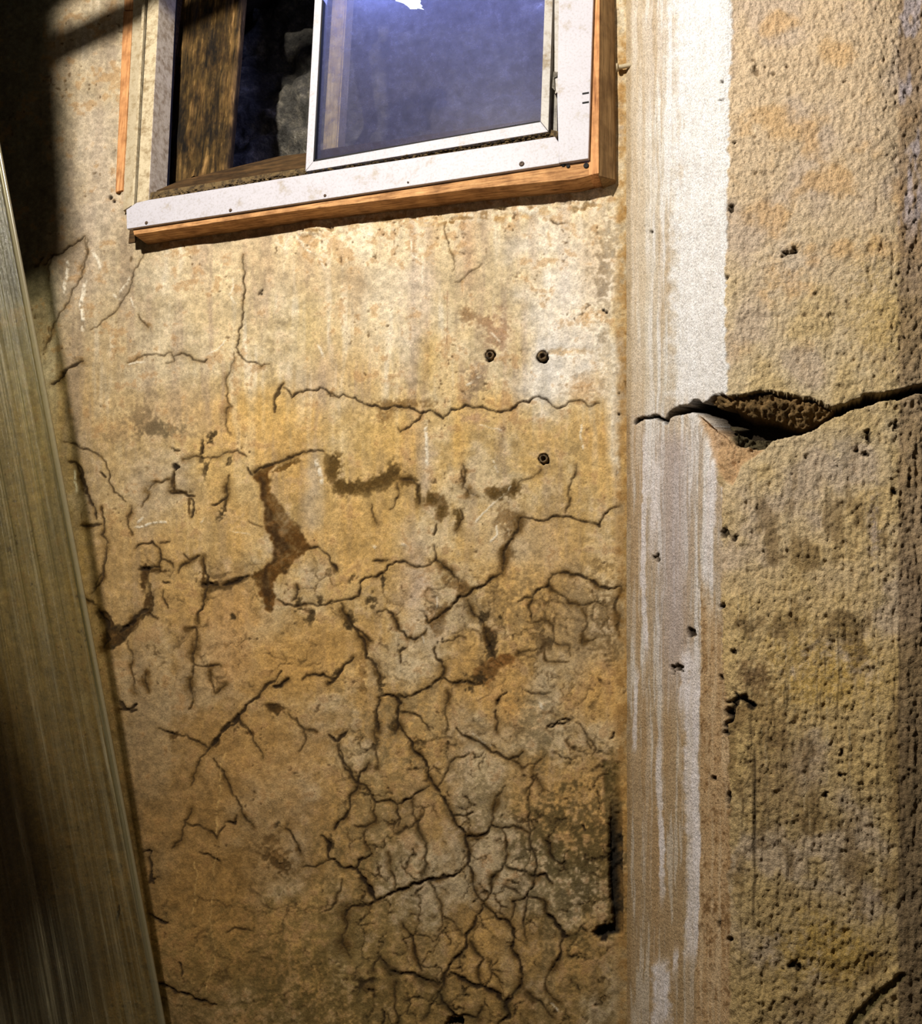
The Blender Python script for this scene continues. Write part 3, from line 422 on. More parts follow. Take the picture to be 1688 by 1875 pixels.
# broken edge and stucco front
front = pm & (xx >= ARR); fm = blur(front.astype(np.float32), 1)
fb = ramp(rows, [(-320, (226, 198, 162)), (400, (226, 202, 168)), (700, (226, 204, 164)), (1000, (222, 196, 152)), (1250, (218, 188, 132)), (1500, (194, 168, 120)), (2200, (174, 148, 100))])[:, None, :]
NF = fbm(90, 90, 4, 51)
col[:] = col * (1 - fm[..., None]) + fb * fm[..., None]
mix(FULL, (214, 182, 116), fm * ss(0, .2, NF) * .4 * ss(300, 600, yy)); mix(FULL, (206, 186, 168), fm * ss(.02, .2, -NF) * .55)
mix(FULL, (226, 180, 120), fm * ss(.05, .25, N1) * .5 * (1 - ss(500, 800, yy)))
mix(FULL, (116, 92, 56), fm * ss(.08, .2, fbm(40, 70, 4, 52)) * .5 * ss(700, 1000, yy))
for b in [(1500, 1230, 90, 60, (206, 164, 66), .5), (1380, 1240, 40, 30, (112, 86, 58), .75), (1510, 1740, 90, 60, (186, 148, 58), .5), (1620, 560, 60, 90, (212, 178, 104), .4), (1600, 960, 10, 70, (190, 172, 164), .7),
          (1400, 1300, 60, 40, (140, 112, 70), .5), (1430, 1420, 70, 90, (140, 114, 82), .5), (1600, 1640, 22, 20, (160, 140, 126), .6), (1540, 830, 26, 40, (196, 180, 162), .5), (1440, 480, 40, 60, (226, 208, 184), .5)]:
    blob(*b[:4], b[4], b[5], rag=2, soft=.9)
# the far right strip: greyer, its turned-away shade put into the colour
far = pm * ss(1642, 1648, xx + N2 * 8 - 8 * ss(0, 500, yy) * 0)
mix(FULL, (150, 124, 96), far * .55); mix(FULL, (206, 196, 206), far * ss(.0, .14, fbm(16, 60, 3, 53)) * (1 - ss(380, 480, yy)) * .7)
mix(FULL, (110, 94, 70), far * ss(900, 1500, yy) * .5)
# lime drip lines down the front, dark grooves beside them
for k in range(46):
    x = rr.uniform(1345, 1640); y = rr.uniform(780, 1500); L_ = rr.uniform(40, 260); lean = rr.uniform(-.12, .02) if y < 950 else rr.uniform(-.02, .03)
    pts = [(x + lean * t * L_ * 1.0, y + t * L_) for t in (0, .33, .66, 1)]
    scratch(pts, rr.uniform(.5, 1.3), (214, 194, 156), .55, .02)
    hw = win(min(p[0] for p in pts), y, max(p[0] for p in pts) + 1, y + L_)
for k in range(40):
    x = rr.uniform(1345, 1685); y = rr.uniform(1100, 1700); L_ = rr.uniform(40, 200)
    crack([(x, y), (x + rr.uniform(-3, 3), y + L_ / 2), (x + rr.uniform(-4, 4), y + L_)], .8, .0, 3, .0, .03)
    sl = win(x - 4, y, x + 5, y + L_); mk = np.exp(-((xx[sl] - x + 2 * np.sin(yy[sl] / 20)) / 1.5) ** 2) * np.sin(np.clip((yy[sl] - y) / L_, 0, 1) * 3.14); mix(sl, (74, 58, 34), mk * .6); hgt[sl] -= mk * .0012
# relief
RF = fbm(11, 12, 3, 61, .75); RG = fbm(4.5, 9, 2, 62, .7); RS = fbm(6, 60, 3, 63, .7)
hgt = np.where(pm, N1 * .004, hgt)
hgt += side * (ST * .0022 + N3 * .0012) 
hgt += fm * (RF * .0052 + RG * .0050 + NF * .006 + RS * (.0012 + .0040 * ss(700, 900, yy)))
cell = fm * ss(.22, .33, fbm(9, 13, 3, 64)) * ss(-.05, .2, NF); mix(FULL, (70, 52, 30), cell * .6); hgt -= cell * .003
# chips along the arris
for x, y, rx, ry in [(1331, 508, 4, 6), (1328, 975, 7, 9), (1345, 985, 9, 5), (1322, 1110, 6, 4), (1202, 1018, 5, 7), (1265, 1160, 8, 9), (1345, 1195, 8, 5), (1334, 1300, 6, 12), (1345, 1285, 9, 5), (1328, 1340, 5, 10), (1360, 1275, 8, 5), (1375, 1292, 7, 5), (1305, 1425, 5, 4),
                     (1545, 1418, 8, 5), (1512, 1458, 4, 6), (1540, 1380, 4, 8), (1455, 1770, 14, 9), (1452, 1480, 0, 0), (1637, 900, 6, 6), (1665, 875, 4, 5), (1460, 1330, 0, 0), (1270, 820, 0, 0), (1322, 150, 3, 3), (1318, 183, 6, 2), (1193, 425, 3, 3), (1340, 380, 6, 7), (1345, 260, 4, 3), (1440, 462, 12, 3), (1455, 455, 5, 3), (1317, 1690, 5, 7), (1335, 1720, 5, 5), (1320, 1240, 4, 5),
                     (1240, 1222, 9, 7), (1333, 1460, 4, 26), (1560, 740, 0, 0), (1585, 830, 9, 7), (1565, 825, 6, 5), (1640, 780, 7, 8), (1590, 800, 6, 8)]:
    if rx: blob(x, y, rx, ry, (40, 30, 18), .85, rag=1.8, soft=.5, dz=-.006)
crack([(1345, 1265), (1362, 1283), (1385, 1290)], 3.2, .95, 3, .3); crack([(1380, 1365), (1383, 1580)], 1.6, .0, 3, 0)
sl = win(1376, 1360, 1390, 1590); mk = np.exp(-((xx[sl] - 1382) / 2.4) ** 2) * np.sin(np.clip((yy[sl] - 1362) / 226, 0, 1) * 3.14) ** .5; mix(sl, (40, 30, 18), mk * .8); hgt[sl] -= mk * .004
for p in ([(1345, 1268), (1355, 1280), (1368, 1284), (1384, 1293)], [(1330, 1300), (1338, 1312), (1326, 1330), (1334, 1345)], [(1160, 776), (1172, 767), (1185, 765), (1200, 762), (1210, 768), (1222, 770)], [(1430, 470), (1445, 462), (1460, 458)]):
    for a, b in zip(rough(p, .25, 5), rough(p, .25, 5)[1:]): blob((a[0] + b[0]) / 2, (a[1] + b[1]) / 2, 4.2, 2.8, (22, 16, 10), .95, rag=1.4, soft=.5, dz=-.005)
# diagonal groove low on the right, its olive shadow painted in
sl, mk = poly([(1655, 1778), (1662, 1786), (1612, 1832), (1570, 1880), (1550, 1900), (1532, 1900), (1560, 1862), (1602, 1820)]); mk = ss(.2, .8, blur(mk, 4) + N2[sl] * .8 + N3[sl] * .7); mix(sl, (84, 76, 42), mk * .7); hgt[sl] -= mk * .003
sl, mk = poly([(1655, 1776), (1602, 1818), (1560, 1860), (1532, 1898), (1500, 1898), (1540, 1850), (1590, 1800), (1640, 1768)]); mk = blur(mk, 4); mix(sl, (206, 176, 116), mk * .5); hgt[sl] += mk * .003
# the big fracture
Q = (1100, 600, .3483); q_ = lambda L: [(Q[0] + a * Q[2], Q[1] + b * Q[2]) for a, b in L]
upper = q_([(335,508),(352,460),(380,430),(410,412),(455,410),(480,383),(510,382),(530,405),(560,385),(590,355),(635,347),(650,362),(700,360),(800,345),(870,337),(960,345),(1060,365),(1160,390),(1180,410),(1220,425),(1290,405),(1370,375),(1380,352),(1500,345),(1600,322),(1688,300),(1900,262),(2200,215)])
lower = q_([(345,506),(360,475),(410,455),(460,445),(510,447),(550,470),(590,520),(630,560),(700,605),(780,620),(840,635),(870,625),(900,590),(990,570),(1090,540),(1180,490),(1290,440),(1400,405),(1520,375),(1600,362),(1688,342),(1900,300),(2200,235)])
ledge = q_([(545,400),(600,432),(660,412),(720,418),(790,462),(850,464),(930,477),(1000,502),(1060,512),(1180,462),(1230,425)])
# broken-out flat below the gap
sl, mk = poly(q_([(505,455),(600,540),(700,605),(860,640),(740,720),(690,830),(640,800),(580,680),(545,560)])); mk = blur(mk, 2); mix(sl, (204, 164, 120), mk * .8); mk = blur(mk, 9); hgt[sl] += -mk * .008 + mk * (N2[sl] * .012 + N3[sl] * .004)
us = rough(upper, .10, 5); ls = rough(lower, .10, 5)
sl, gap = poly(us + ls[::-1]); g1 = blur(gap, 1)
hgt[sl] = hgt[sl] * (1 - g1) - g1 * .050; mix(sl, (44, 35, 23), ss(.02, .22, blur(gap, 2)) * .95)
sl, mk = poly(us[:-1][4:] [:0] + q_([(545,396),(590,355),(635,347),(650,362),(700,360),(800,345),(870,337),(960,345),(1060,365),(1160,390),(1180,410),(1230,425)]) + ledge[::-1])
lg = blur(mk, 1) * gap[0:0].sum() if False else blur(mk, 1)
t_ = hgt[sl]; hgt[sl] = t_ * (1 - lg) + lg * (-.010 + N2[sl] * .018 + N3[sl] * .01 - .018 * ss(735, 775, yy[sl])); mix(sl, (160, 128, 82), lg * .9)
mix(sl, (84, 66, 38), lg * ss(.0, .15, N2[sl]) * .6)
sl, mk = poly(q_([(600,500),(640,525),(700,530),(800,560),(880,575),(960,570),(900,590),(870,625),(840,635),(780,620),(700,605),(640,565)])); rb = blur(mk, 1)
hgt[sl] = hgt[sl] * (1 - rb) + rb * (-.022 + N2[sl] * .03 + N3[sl] * .012); mix(sl, (96, 86, 60), rb * .8)
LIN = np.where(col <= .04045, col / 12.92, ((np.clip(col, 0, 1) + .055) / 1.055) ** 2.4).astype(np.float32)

# ------------------------------------------------------------------ materials
def newmat(name, rough_=0.85, spec=0.3):
    m = bpy.data.materials.new(name); m.use_nodes = True; nt = m.node_tree; b = nt.nodes['Principled BSDF']
    b.inputs['Roughness'].default_value = rough_; b.inputs['Specular IOR Level'].default_value = spec
    return m, nt, b
def nd(nt, t, **k):
    n = nt.nodes.new(t)
    for a, v in k.items(): setattr(n, a, v)
    return n
def noise_tex(nt, scale, detail=4, stretch=None, ro=.6):
    tc = nd(nt, 'ShaderNodeTexCoord'); mp = nd(nt, 'ShaderNodeMapping'); n = nd(nt, 'ShaderNodeTexNoise')
    nt.links.new(tc.outputs['Object'], mp.inputs[0]); nt.links.new(mp.outputs[0], n.inputs['Vector'])
    if stretch: mp.inputs['Scale'].default_value = stretch
    n.inputs['Scale'].default_value = scale; n.inputs['Detail'].default_value = detail; n.inputs['Roughness'].default_value = ro
    return n
def ramp_node(nt, src, stops):
    r = nd(nt, 'ShaderNodeValToRGB'); e = r.color_ramp.elements
    while len(e) < len(stops): e.new(.5)
    for i, (p, c) in enumerate(stops): e[i].position = p; e[i].color = (*c, 1)
    nt.links.new(src, r.inputs[0]); return r
def lin(c): return tuple((v / 255 / 12.92) if v / 255 <= .04045 else ((v / 255 + .055) / 1.055) ** 2.4 for v in c)
def mulcol(nt, a, b_, fac=1.0, mode='MULTIPLY'):
    m = nd(nt, 'ShaderNodeMix', data_type='RGBA', blend_type=mode); m.inputs[0].default_value = fac
    nt.links.new(a, m.inputs[6]); nt.links.new(b_, m.inputs[7]); return m.outputs[2]
def bump(nt, b, src, dist, st=1.0):
    bp = nd(nt, 'ShaderNodeBump'); bp.inputs['Strength'].default_value = st; bp.inputs['Distance'].default_value = dist
    nt.links.new(src, bp.inputs['Height']); nt.links.new(bp.outputs[0], b.inputs['Normal'])
def plaster(name, grain, bd):
    m, nt, b = newmat(name, .9, .2)
    a = nd(nt, 'ShaderNodeAttribute', attribute_name='Col')
    n1 = noise_tex(nt, 330, 3, ro=.8); r1 = ramp_node(nt, n1.outputs[0], [(.30, (1 - grain,) * 3), (.52, (1, 1, 1)), (.72, (1 + grain * .5,) * 3)])
    n2 = noise_tex(nt, 60, 5, ro=.7); r2 = ramp_node(nt, n2.outputs[0], [(.3, (.86, .84, .81)), (.6, (1.05, 1.05, 1.05))])
    c = mulcol(nt, a.outputs['Color'], r1.outputs[0]); c = mulcol(nt, c, r2.outputs[0]); nt.links.new(c, b.inputs['Base Color'])
    n3 = noise_tex(nt, 260, 4, ro=.75); bump(nt, b, n3.outputs[0], bd)
    return m
M_WALL = plaster('cracked_plaster', .38, .0016); M_PIER = plaster('pier_stucco', .48, .0042)
def woodmat(name, c1, c2, c3, grainaxis='x', rough_=.75, sc=14, th=.5):
    m, nt, b = newmat(name, rough_, .25)
    st = {'x': (1, 14, 14), 'z': (14, 14, 1)}[grainaxis]
    n = noise_tex(nt, sc, 6, st, .65); r = ramp_node(nt, n.outputs[0], [(.3, lin(c1)), (th, lin(c2)), (.72, lin(c3))])
    n2 = noise_tex(nt, 26, 5); r2 = ramp_node(nt, n2.outputs[0], [(.36, (.55, .5, .45)), (.56, (1, 1, 1))])
    nt.links.new(mulcol(nt, r.outputs[0], r2.outputs[0], .8), b.inputs['Base Color']); bump(nt, b, n.outputs[0], .0015); return m
M_WOODX = woodmat('bare_fir_sill', (104, 68, 38), (196, 144, 92), (222, 176, 120), 'x', .75, 18)
M_WOODZ = woodmat('bare_fir_jamb', (150, 98, 58), (204, 146, 94), (220, 166, 112), 'z')
M_CASE = woodmat('grimy_casing_wood', (96, 72, 42), (134, 104, 66), (156, 124, 82), 'z')
M_ROT = woodmat('rotten_board_wood', (30, 24, 14), (104, 80, 44), (176, 140, 92), 'z', .9, 7, .56)
nt_ = M_ROT.node_tree; b_r = nt_.nodes['Principled BSDF']; src = b_r.inputs['Base Color'].links[0].from_socket
n_ = noise_tex(nt_, 11, 6, (1.3, 1, .55), .68); r_m = ramp_node(nt_, n_.outputs[0], [(.40, (.10, .10, .09)), (.50, (.62, .60, .46)), (.60, (1.25, 1.2, 1.1))])
n2_ = noise_tex(nt_, 60, 4, (1, 1, .2), .7); r_2 = ramp_node(nt_, n2_.outputs[0], [(.42, (.3, .28, .24)), (.52, (1, 1, 1))])
nt_.links.new(mulcol(nt_, mulcol(nt_, src, r_m.outputs[0]), r_2.outputs[0], .8), b_r.inputs['Base Color'])
M_DARKW = woodmat('damp_fibre_sill', (36, 26, 14), (72, 52, 28), (104, 76, 44), 'x', .9)
M_STUD = woodmat('well_post_wood', (150, 128, 92), (178, 154, 112), (198, 174, 132), 'z')
def paintmat(name, c, dirt, lo=.36, hi=.5, rough_=.45, sc=30):
    m, nt, b = newmat(name, rough_, .4)
    n = noise_tex(nt, sc, 8, ro=.7); r = ramp_node(nt, n.outputs[0], [(lo, lin(dirt)), (hi, lin(c)), (.7, lin(tuple(min(255, v + 6) for v in c)))])
    n2 = noise_tex(nt, 220, 3); r2 = ramp_node(nt, n2.outputs[0], [(.3, (.84, .82, .78)), (.5, (1, 1, 1))])
    nt.links.new(mulcol(nt, r.outputs[0], r2.outputs[0]), b.inputs['Base Color']); bump(nt, b, n2.outputs[0], .0004); return m
M_WHITE = paintmat('chalky_white_aluminium', (186, 182, 188), (160, 146, 126), .30, .42, .5, 16)
M_WHITE2 = paintmat('dull_white_aluminium', (176, 170, 162), (136, 120, 96), .34, .48)
M_TRACK = paintmat('dirty_track_aluminium', (196, 180, 148), (150, 130, 98), .38, .55, .5, 60)
M_CASEP = paintmat('painted_casing', (178, 162, 132), (150, 130, 96), .36, .5, .7, 50)
M_DIRT = paintmat('track_dirt', (104, 84, 52), (52, 40, 24), .4, .55, .95, 90)
M_BLACK = paintmat('black_weatherstrip', (18, 17, 15), (34, 28, 20), .3, .4, .8)
M_SCREW = paintmat('rusty_screw', (88, 66, 44), (48, 34, 22), .4, .55, .6, 300)
M_PLUG = paintmat('crumbly_mortar_plug', (118, 96, 66), (40, 32, 22), .42, .56, .95, 160)
M_TIMBER = woodmat('dark_timber', (34, 28, 20), (52, 42, 30), (70, 56, 40), 'x')
M_FLOOR = paintmat('stained_concrete_floor', (120, 108, 88), (70, 60, 46), .4, .6, .9, 4)
m, nt, b = newmat('damp_rubble', .8, .3); M_RUB = m
n = noise_tex(nt, 22, 8, ro=.75); r = ramp_node(nt, n.outputs[0], [(.32, lin((30, 28, 24))), (.5, lin((92, 88, 80))), (.6, lin((132, 124, 108))), (.74, lin((200, 194, 182)))])
nt.links.new(r.outputs[0], b.inputs['Base Color']); n2 = noise_tex(nt, 60, 8, ro=.7); bump(nt, b, n2.outputs[0], .02)
# dusty pane: clear glass with a film of dust on it
m = bpy.data.materials.new('dusty_glass'); m.use_nodes = True; nt = m.node_tree; nt.nodes.remove(nt.nodes['Principled BSDF']); out = nt.nodes['Material Output']; M_GLASS = m
tr = nd(nt, 'ShaderNodeBsdfTransparent'); tr.inputs[0].default_value = (.86, .88, .92, 1)
gl = nd(nt, 'ShaderNodeBsdfGlossy'); gl.inputs['Roughness'].default_value = .06; gl.inputs[0].default_value = (1, 1, 1, 1)
du = nd(nt, 'ShaderNodeBsdfDiffuse'); tl = nd(nt, 'ShaderNodeBsdfTranslucent')
n = noise_tex(nt, 55, 9, ro=.78); r = ramp_node(nt, n.outputs[0], [(.36, (.22, .22, .22)), (.56, (.36, .36, .36)), (.70, (.62, .62, .62))])
du.inputs[0].default_value = (*lin((112, 108, 112)), 1); tl.inputs[0].default_value = (.6, .6, .7, 1)
ad = nd(nt, 'ShaderNodeMixShader'); ad.inputs[0].default_value = .75; nt.links.new(du.outputs[0], ad.inputs[1]); nt.links.new(tl.outputs[0], ad.inputs[2])
m1 = nd(nt, 'ShaderNodeMixShader'); nt.links.new(r.outputs[0], m1.inputs[0]); nt.links.new(tr.outputs[0], m1.inputs[1]); nt.links.new(ad.outputs[0], m1.inputs[2])
m2 = nd(nt, 'ShaderNodeMixShader'); m2.inputs[0].default_value = .05; nt.links.new(m1.outputs[0], m2.inputs[1]); nt.links.new(gl.outputs[0], m2.inputs[2]); nt.links.new(m2.outputs[0], out.inputs[0])
# ribbed clear plastic
m = bpy.data.materials.new('scuffed_clear_plastic'); m.use_nodes = True; nt = m.node_tree; nt.nodes.remove(nt.nodes['Principled BSDF']); out = nt.nodes['Material Output']; M_FILM = m
tr = nd(nt, 'ShaderNodeBsdfTransparent'); tr.inputs[0].default_value = (.84, .84, .74, 1)
gl = nd(nt, 'ShaderNodeBsdfGlossy'); gl.inputs['Roughness'].default_value = .22; gl.inputs[0].default_value = (1, .97, .9, 1)
du = nd(nt, 'ShaderNodeBsdfDiffuse'); du.inputs[0].default_value = (*lin((176, 164, 132)), 1)
n = noise_tex(nt, 1, 7, (110, 1.3, 1), .78); n.id_data.links.remove(n.inputs['Vector'].links[0].from_node.inputs[0].links[0]); ca = nd(nt, 'ShaderNodeAttribute', attribute_name='Col'); nt.links.new(ca.outputs['Vector'], n.inputs['Vector'].links[0].from_node.inputs[0])
r = ramp_node(nt, n.outputs[0], [(.40, (.01,) * 3), (.54, (.07,) * 3), (.62, (.20,) * 3), (.72, (.75,) * 3)])
m1 = nd(nt, 'ShaderNodeMixShader'); nt.links.new(r.outputs[0], m1.inputs[0]); nt.links.new(tr.outputs[0], m1.inputs[1]); nt.links.new(du.outputs[0], m1.inputs[2])
m2 = nd(nt, 'ShaderNodeMixShader'); m2.inputs[0].default_value = .05; nt.links.new(m1.outputs[0], m2.inputs[1]); nt.links.new(gl.outputs[0], m2.inputs[2]); nt.links.new(m2.outputs[0], out.inputs[0])
bp = nd(nt, 'ShaderNodeBump'); bp.inputs['Distance'].default_value = .004; nt.links.new(n.outputs[0], bp.inputs['Height']); nt.links.new(bp.outputs[0], gl.inputs['Normal'])
M_HEM = M_FILM.copy(); M_HEM.name = 'folded_plastic_hem'; hn = M_HEM.node_tree
for q in hn.nodes:
    if q.type == 'VALTORGB':
        for e in q.color_ramp.elements: e.color = (.34, .34, .34, 1)
    if q.type == 'BSDF_TRANSPARENT': q.inputs[0].default_value = (.72, .72, .6, 1)
m = bpy.data.materials.new('cold_glint'); m.use_nodes = True; b = m.node_tree.nodes['Principled BSDF']; b.inputs['Emission Color'].default_value = (.62, .72, 1, 1); b.inputs['Emission Strength'].default_value = 9; M_GLINT = m  # glows in place of a light reflected in the pane

# ------------------------------------------------------------------ relief meshes
def sample(arr, px, py):
    fx = px - X0; fy = py - Y0
    def mir(v, n): v = np.abs(v); v = np.mod(v, 2 * (n - 2)); return np.where(v > n - 2, 2 * (n - 2) - v, v)
    fx = np.clip(mir(fx, CW), 0, CW - 2.001); fy = np.clip(mir(fy, CH), 0, CH - 2.001); ix = fx.astype(int); iy = fy.astype(int); u = fx - ix; v = fy - iy
    if arr.ndim == 3: u = u[..., None]; v = v[..., None]
    return (arr[iy, ix] * (1 - u) + arr[iy, ix + 1] * u) * (1 - v) + (arr[iy + 1, ix] * (1 - u) + arr[iy + 1, ix + 1] * u) * v
def grid_mesh(name, P, colr, keep=None):
    nr, nc = P.shape[:2]; me = bpy.data.meshes.new(name)
    idx = np.arange(nr * nc).reshape(nr, nc)
    q = np.stack([idx[:-1, :-1], idx[:-1, 1:], idx[1:, 1:], idx[1:, :-1]], -1)
    q = q[keep] if keep is not None else q.reshape(-1, 4)
    used = np.zeros(nr * nc, bool); used[q.ravel()] = True; re = np.cumsum(used) - 1; q = re[q]
    V = P.reshape(-1, 3)[used].astype(np.float32); n = len(q)
    me.vertices.add(len(V)); me.vertices.foreach_set('co', V.ravel())
    me.loops.add(n * 4); me.loops.foreach_set('vertex_index', q.ravel().astype(np.int32))
    me.polygons.add(n); me.polygons.foreach_set('loop_start', np.arange(0, n * 4, 4, dtype=np.int32)); me.polygons.foreach_set('loop_total', np.full(n, 4, np.int32))
    me.polygons.foreach_set('use_smooth', np.ones(n, bool))
    if colr is not None:
        at_ = me.color_attributes.new('Col', 'FLOAT_COLOR', 'POINT'); c4 = np.ones((len(V), 4), np.float32); c4[:, :3] = colr.reshape(-1, 3)[used]
        at_.data.foreach_set('color', c4.ravel())
    me.update(calc_edges=True); return me
def axis(a, b, f0, f1, fine, coarse):        # fine between f0 and f1, coarse outside
    L = [np.arange(a, f0, coarse)] if f0 > a else []
    L.append(np.arange(f0, f1, fine))
    if b > f1: L.append(np.append(np.arange(f1, b, coarse), b))
    else: L.append(np.array([b]))
    v = np.concatenate(L); return v[np.concatenate([[True], np.diff(v) > 1e-5])]
XC = float(at(1147, 937)[0])                 # inner corner
zt = float(at(0, -25)[2]); zb = float(at(-20, 1900)[2]); zb = min(zb, float(at(1150, 1900)[2])); zt = max(float(at(x, -25)[2]) for x in (0, 1150))
FS = .00185
xs = axis(-3.2, XC + .004, float(min(at(-20, 0)[0], at(-20, 1875)[0])), XC + .003, FS, .02)
zs = axis(ZF, ZC, zb, zt, FS, .02)
GX, GZ = np.meshgrid(xs, zs)
B0 = np.stack([GX, np.full_like(GX, D), GZ], -1); px, py = proj(B0)
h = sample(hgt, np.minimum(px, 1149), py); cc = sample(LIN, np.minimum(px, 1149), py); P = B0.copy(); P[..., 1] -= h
WX0, WX1 = float(at(258, 380)[0]), float(at(1085, 200)[0]); WZ0, WZ1 = float(at(660, 352)[2]), 1.66
cx = (GX[:-1, :-1] + GX[1:, 1:]) / 2; cz = (GZ[:-1, :-1] + GZ[1:, 1:]) / 2
keep = ~((cx > WX0) & (cx < WX1) & (cz > WZ0) & (cz < WZ1))
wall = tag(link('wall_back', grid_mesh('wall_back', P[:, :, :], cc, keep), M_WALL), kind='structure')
# pier: plan outline from the inner corner
t50 = math.radians(52); a0 = np.array([XC, D]); d1 = np.array([math.cos(t50), -math.sin(t50)])
def hitpx(o, d, pxt, pyt=937):
    r = ray(pxt, pyt)[:2]; A_ = np.array([[d[0], -r[0]], [d[1], -r[1]]]); s = np.linalg.solve(A_, -o); return float(s[0])
s1 = hitpx(a0, d1, 1335); a1 = a0 + d1 * s1
t2 = math.radians(3); d2 = np.array([math.cos(t2), -math.sin(t2)]); s2 = hitpx(a1, d2, 1644); a2 = a1 + d2 * s2
t3 = math.radians(-11); d3 = np.array([math.cos(t3), -math.sin(t3)]); s3 = 1.4
SL = s1 + s2 + .09; ss_ = axis(0, s1 + s2 + s3, 0, SL, FS, .006)
def plan(s):
    s = s[:, None]; p = a0 + d1 * np.minimum(s, s1) + d2 * np.clip(s - s1, 0, s2) + d3 * np.clip(s - s1 - s2, 0, None)
    return p
pl = plan(ss_); pl = sum(plan(np.clip(ss_ + o, 0, None)) for o in np.linspace(-.012, .012, 7)) / 7; pl[0] = a0
tg = np.gradient(pl, axis=0); tg /= np.linalg.norm(tg, axis=1)[:, None]; nm = np.stack([tg[:, 1], -tg[:, 0]], -1)
P = np.zeros((len(zs), len(ss_), 3)); P[..., :2] = pl[None]; P[..., 2] = zs[:, None]; lim = int(np.searchsorted(ss_, SL)); px, py = proj(P); over = np.clip(ss_ - ss_[lim], 0, None)[None]; px = np.where(over > 0, px[:, lim:lim + 1] + over * 1050, px); py = np.where(over > 0, py[:, lim:lim + 1], py); px = np.maximum(px, 1153)
px = np.where(px > 2000, 2000 - (260 - np.abs(np.mod(px - 2000, 520) - 260)), px)
h = sample(hgt, px, py) * ss(0, .01, ss_)[None]; cc = sample(LIN, px, py); P[..., :2] += nm[None] * h[..., None]
pier = tag(link('wall_right', grid_mesh('wall_right', P, cc), M_PIER), kind='structure')

# ------------------------------------------------------------------ small builders
def prism(name, pts, yf, yb, mat, parent=None, bev=.0012, inset=None):
    """outline seen at plane yf, pushed straight back to yb (world Y)"""
    import bmesh
    f = [at(a, b_, yf) for a, b_ in pts]; bm = bmesh.new()
    vf = [bm.verts.new(Vector(map(float, p))) for p in f]; vb = [bm.verts.new((float(p[0]), yb, float(p[2]))) for p in f]
    n = len(f); bm.faces.new(vf); bm.faces.new(vb[::-1])
    for i in range(n): bm.faces.new((vf[i], vb[i], vb[(i + 1) % n], vf[(i + 1) % n]))
    bmesh.ops.recalc_face_normals(bm, faces=bm.faces)
    if bev: bmesh.ops.bevel(bm, geom=bm.edges[:], offset=bev, segments=2, affect='EDGES', profile=.6)
    me = bpy.data.meshes.new(name); bm.to_mesh(me); bm.free(); return link(name, me, mat, parent)
def box(name, lo_, hi_, mat, parent=None, bev=.003):
    import bmesh
    bm = bmesh.new(); bmesh.ops.create_cube(bm, size=1)
    for v in bm.verts: v.co = Vector([lo_[i] + (v.co[i] + .5) * (hi_[i] - lo_[i]) for i in range(3)])
    if bev: bmesh.ops.bevel(bm, geom=bm.edges[:], offset=bev, segments=2, affect='EDGES')
    me = bpy.data.meshes.new(name); bm.to_mesh(me); bm.free(); return link(name, me, mat, parent)
def lathe(name, prof, c, mat, parent=None, n=16, axis_='y', squash=1.0):
    """profile (radius, depth) turned about world Y through c"""
    V = []; Fc = []
    for r_, d_ in prof:
        for k in range(n):
            a = 2 * math.pi * k / n; V.append((c[0] + r_ * math.cos(a), c[1] + d_, c[2] + r_ * math.sin(a) * squash) if axis_ == 'y' else (c[0] + d_, c[1] + r_ * math.cos(a), c[2] + r_ * math.sin(a)))
    for i in range(len(prof) - 1):
        for k in range(n): Fc.append((i * n + k, i * n + (k + 1) % n, (i + 1) * n + (k + 1) % n, (i + 1) * n + k))
    Fc.append(tuple(range(n))[::-1]); Fc.append(tuple((len(prof) - 1) * n + k for k in range(n)))
    me = bpy.data.meshes.new(name); me.from_pydata(V, [], Fc); me.update()
    for p in me.polygons: p.use_smooth = len(p.vertices) == 4
    return link(name, me, mat, parent)

# ------------------------------------------------------------------ the window
YW = D
win_ = empty('window_1', (float(at(660, 380)[0]), D, float(at(660, 380)[2]))); tag(win_, kind='structure')
TOPY = -170
def L(pts): return pts
# bare wood sill and right jamb standing out from the wall
prism('wood_sill', [(243, 418), (660, 356), (1064, 296), (1096, 299), (1096, 317), (1052, 328), (862, 346), (805, 354), (540, 386), (245, 430)], YW - .046, YW + .10, M_WOODX, win_)
prism('wood_jamb', [(1080, TOPY), (1099, TOPY), (1096, 317), (1078, 321)], YW - .047, YW + .10, M_WOODZ, win_)
import bmesh
bm = bmesh.new()          # outer casing, its side sloping back to the wall
prof = []
for yv in (TOPY, 322):
    xf = 1098.5 if yv < 0 else 1095.5; f = at(xf, yv, YW - .046); g = at(1126 if yv > 0 else 1121, yv + (8 if yv > 0 else 0), YW - .012)
    prof.append([bm.verts.new(Vector(map(float, f))), bm.verts.new(Vector(map(float, g))), bm.verts.new((float(g[0]), YW + .01, float(g[2]))), bm.verts.new((float(f[0]), YW + .01, float(f[2])))])
for i in range(4): bm.faces.new((prof[0][i], prof[0][(i + 1) % 4], prof[1][(i + 1) % 4], prof[1][i]))
bm.faces.new(prof[0][::-1]); bm.faces.new(prof[1]); bmesh.ops.recalc_face_normals(bm, faces=bm.faces); bmesh.ops.bevel(bm, geom=bm.edges[:], offset=.001, segments=2, affect='EDGES')
me = bpy.data.meshes.new('side_casing'); bm.to_mesh(me); bm.free(); link('side_casing', me, M_CASE, win_)
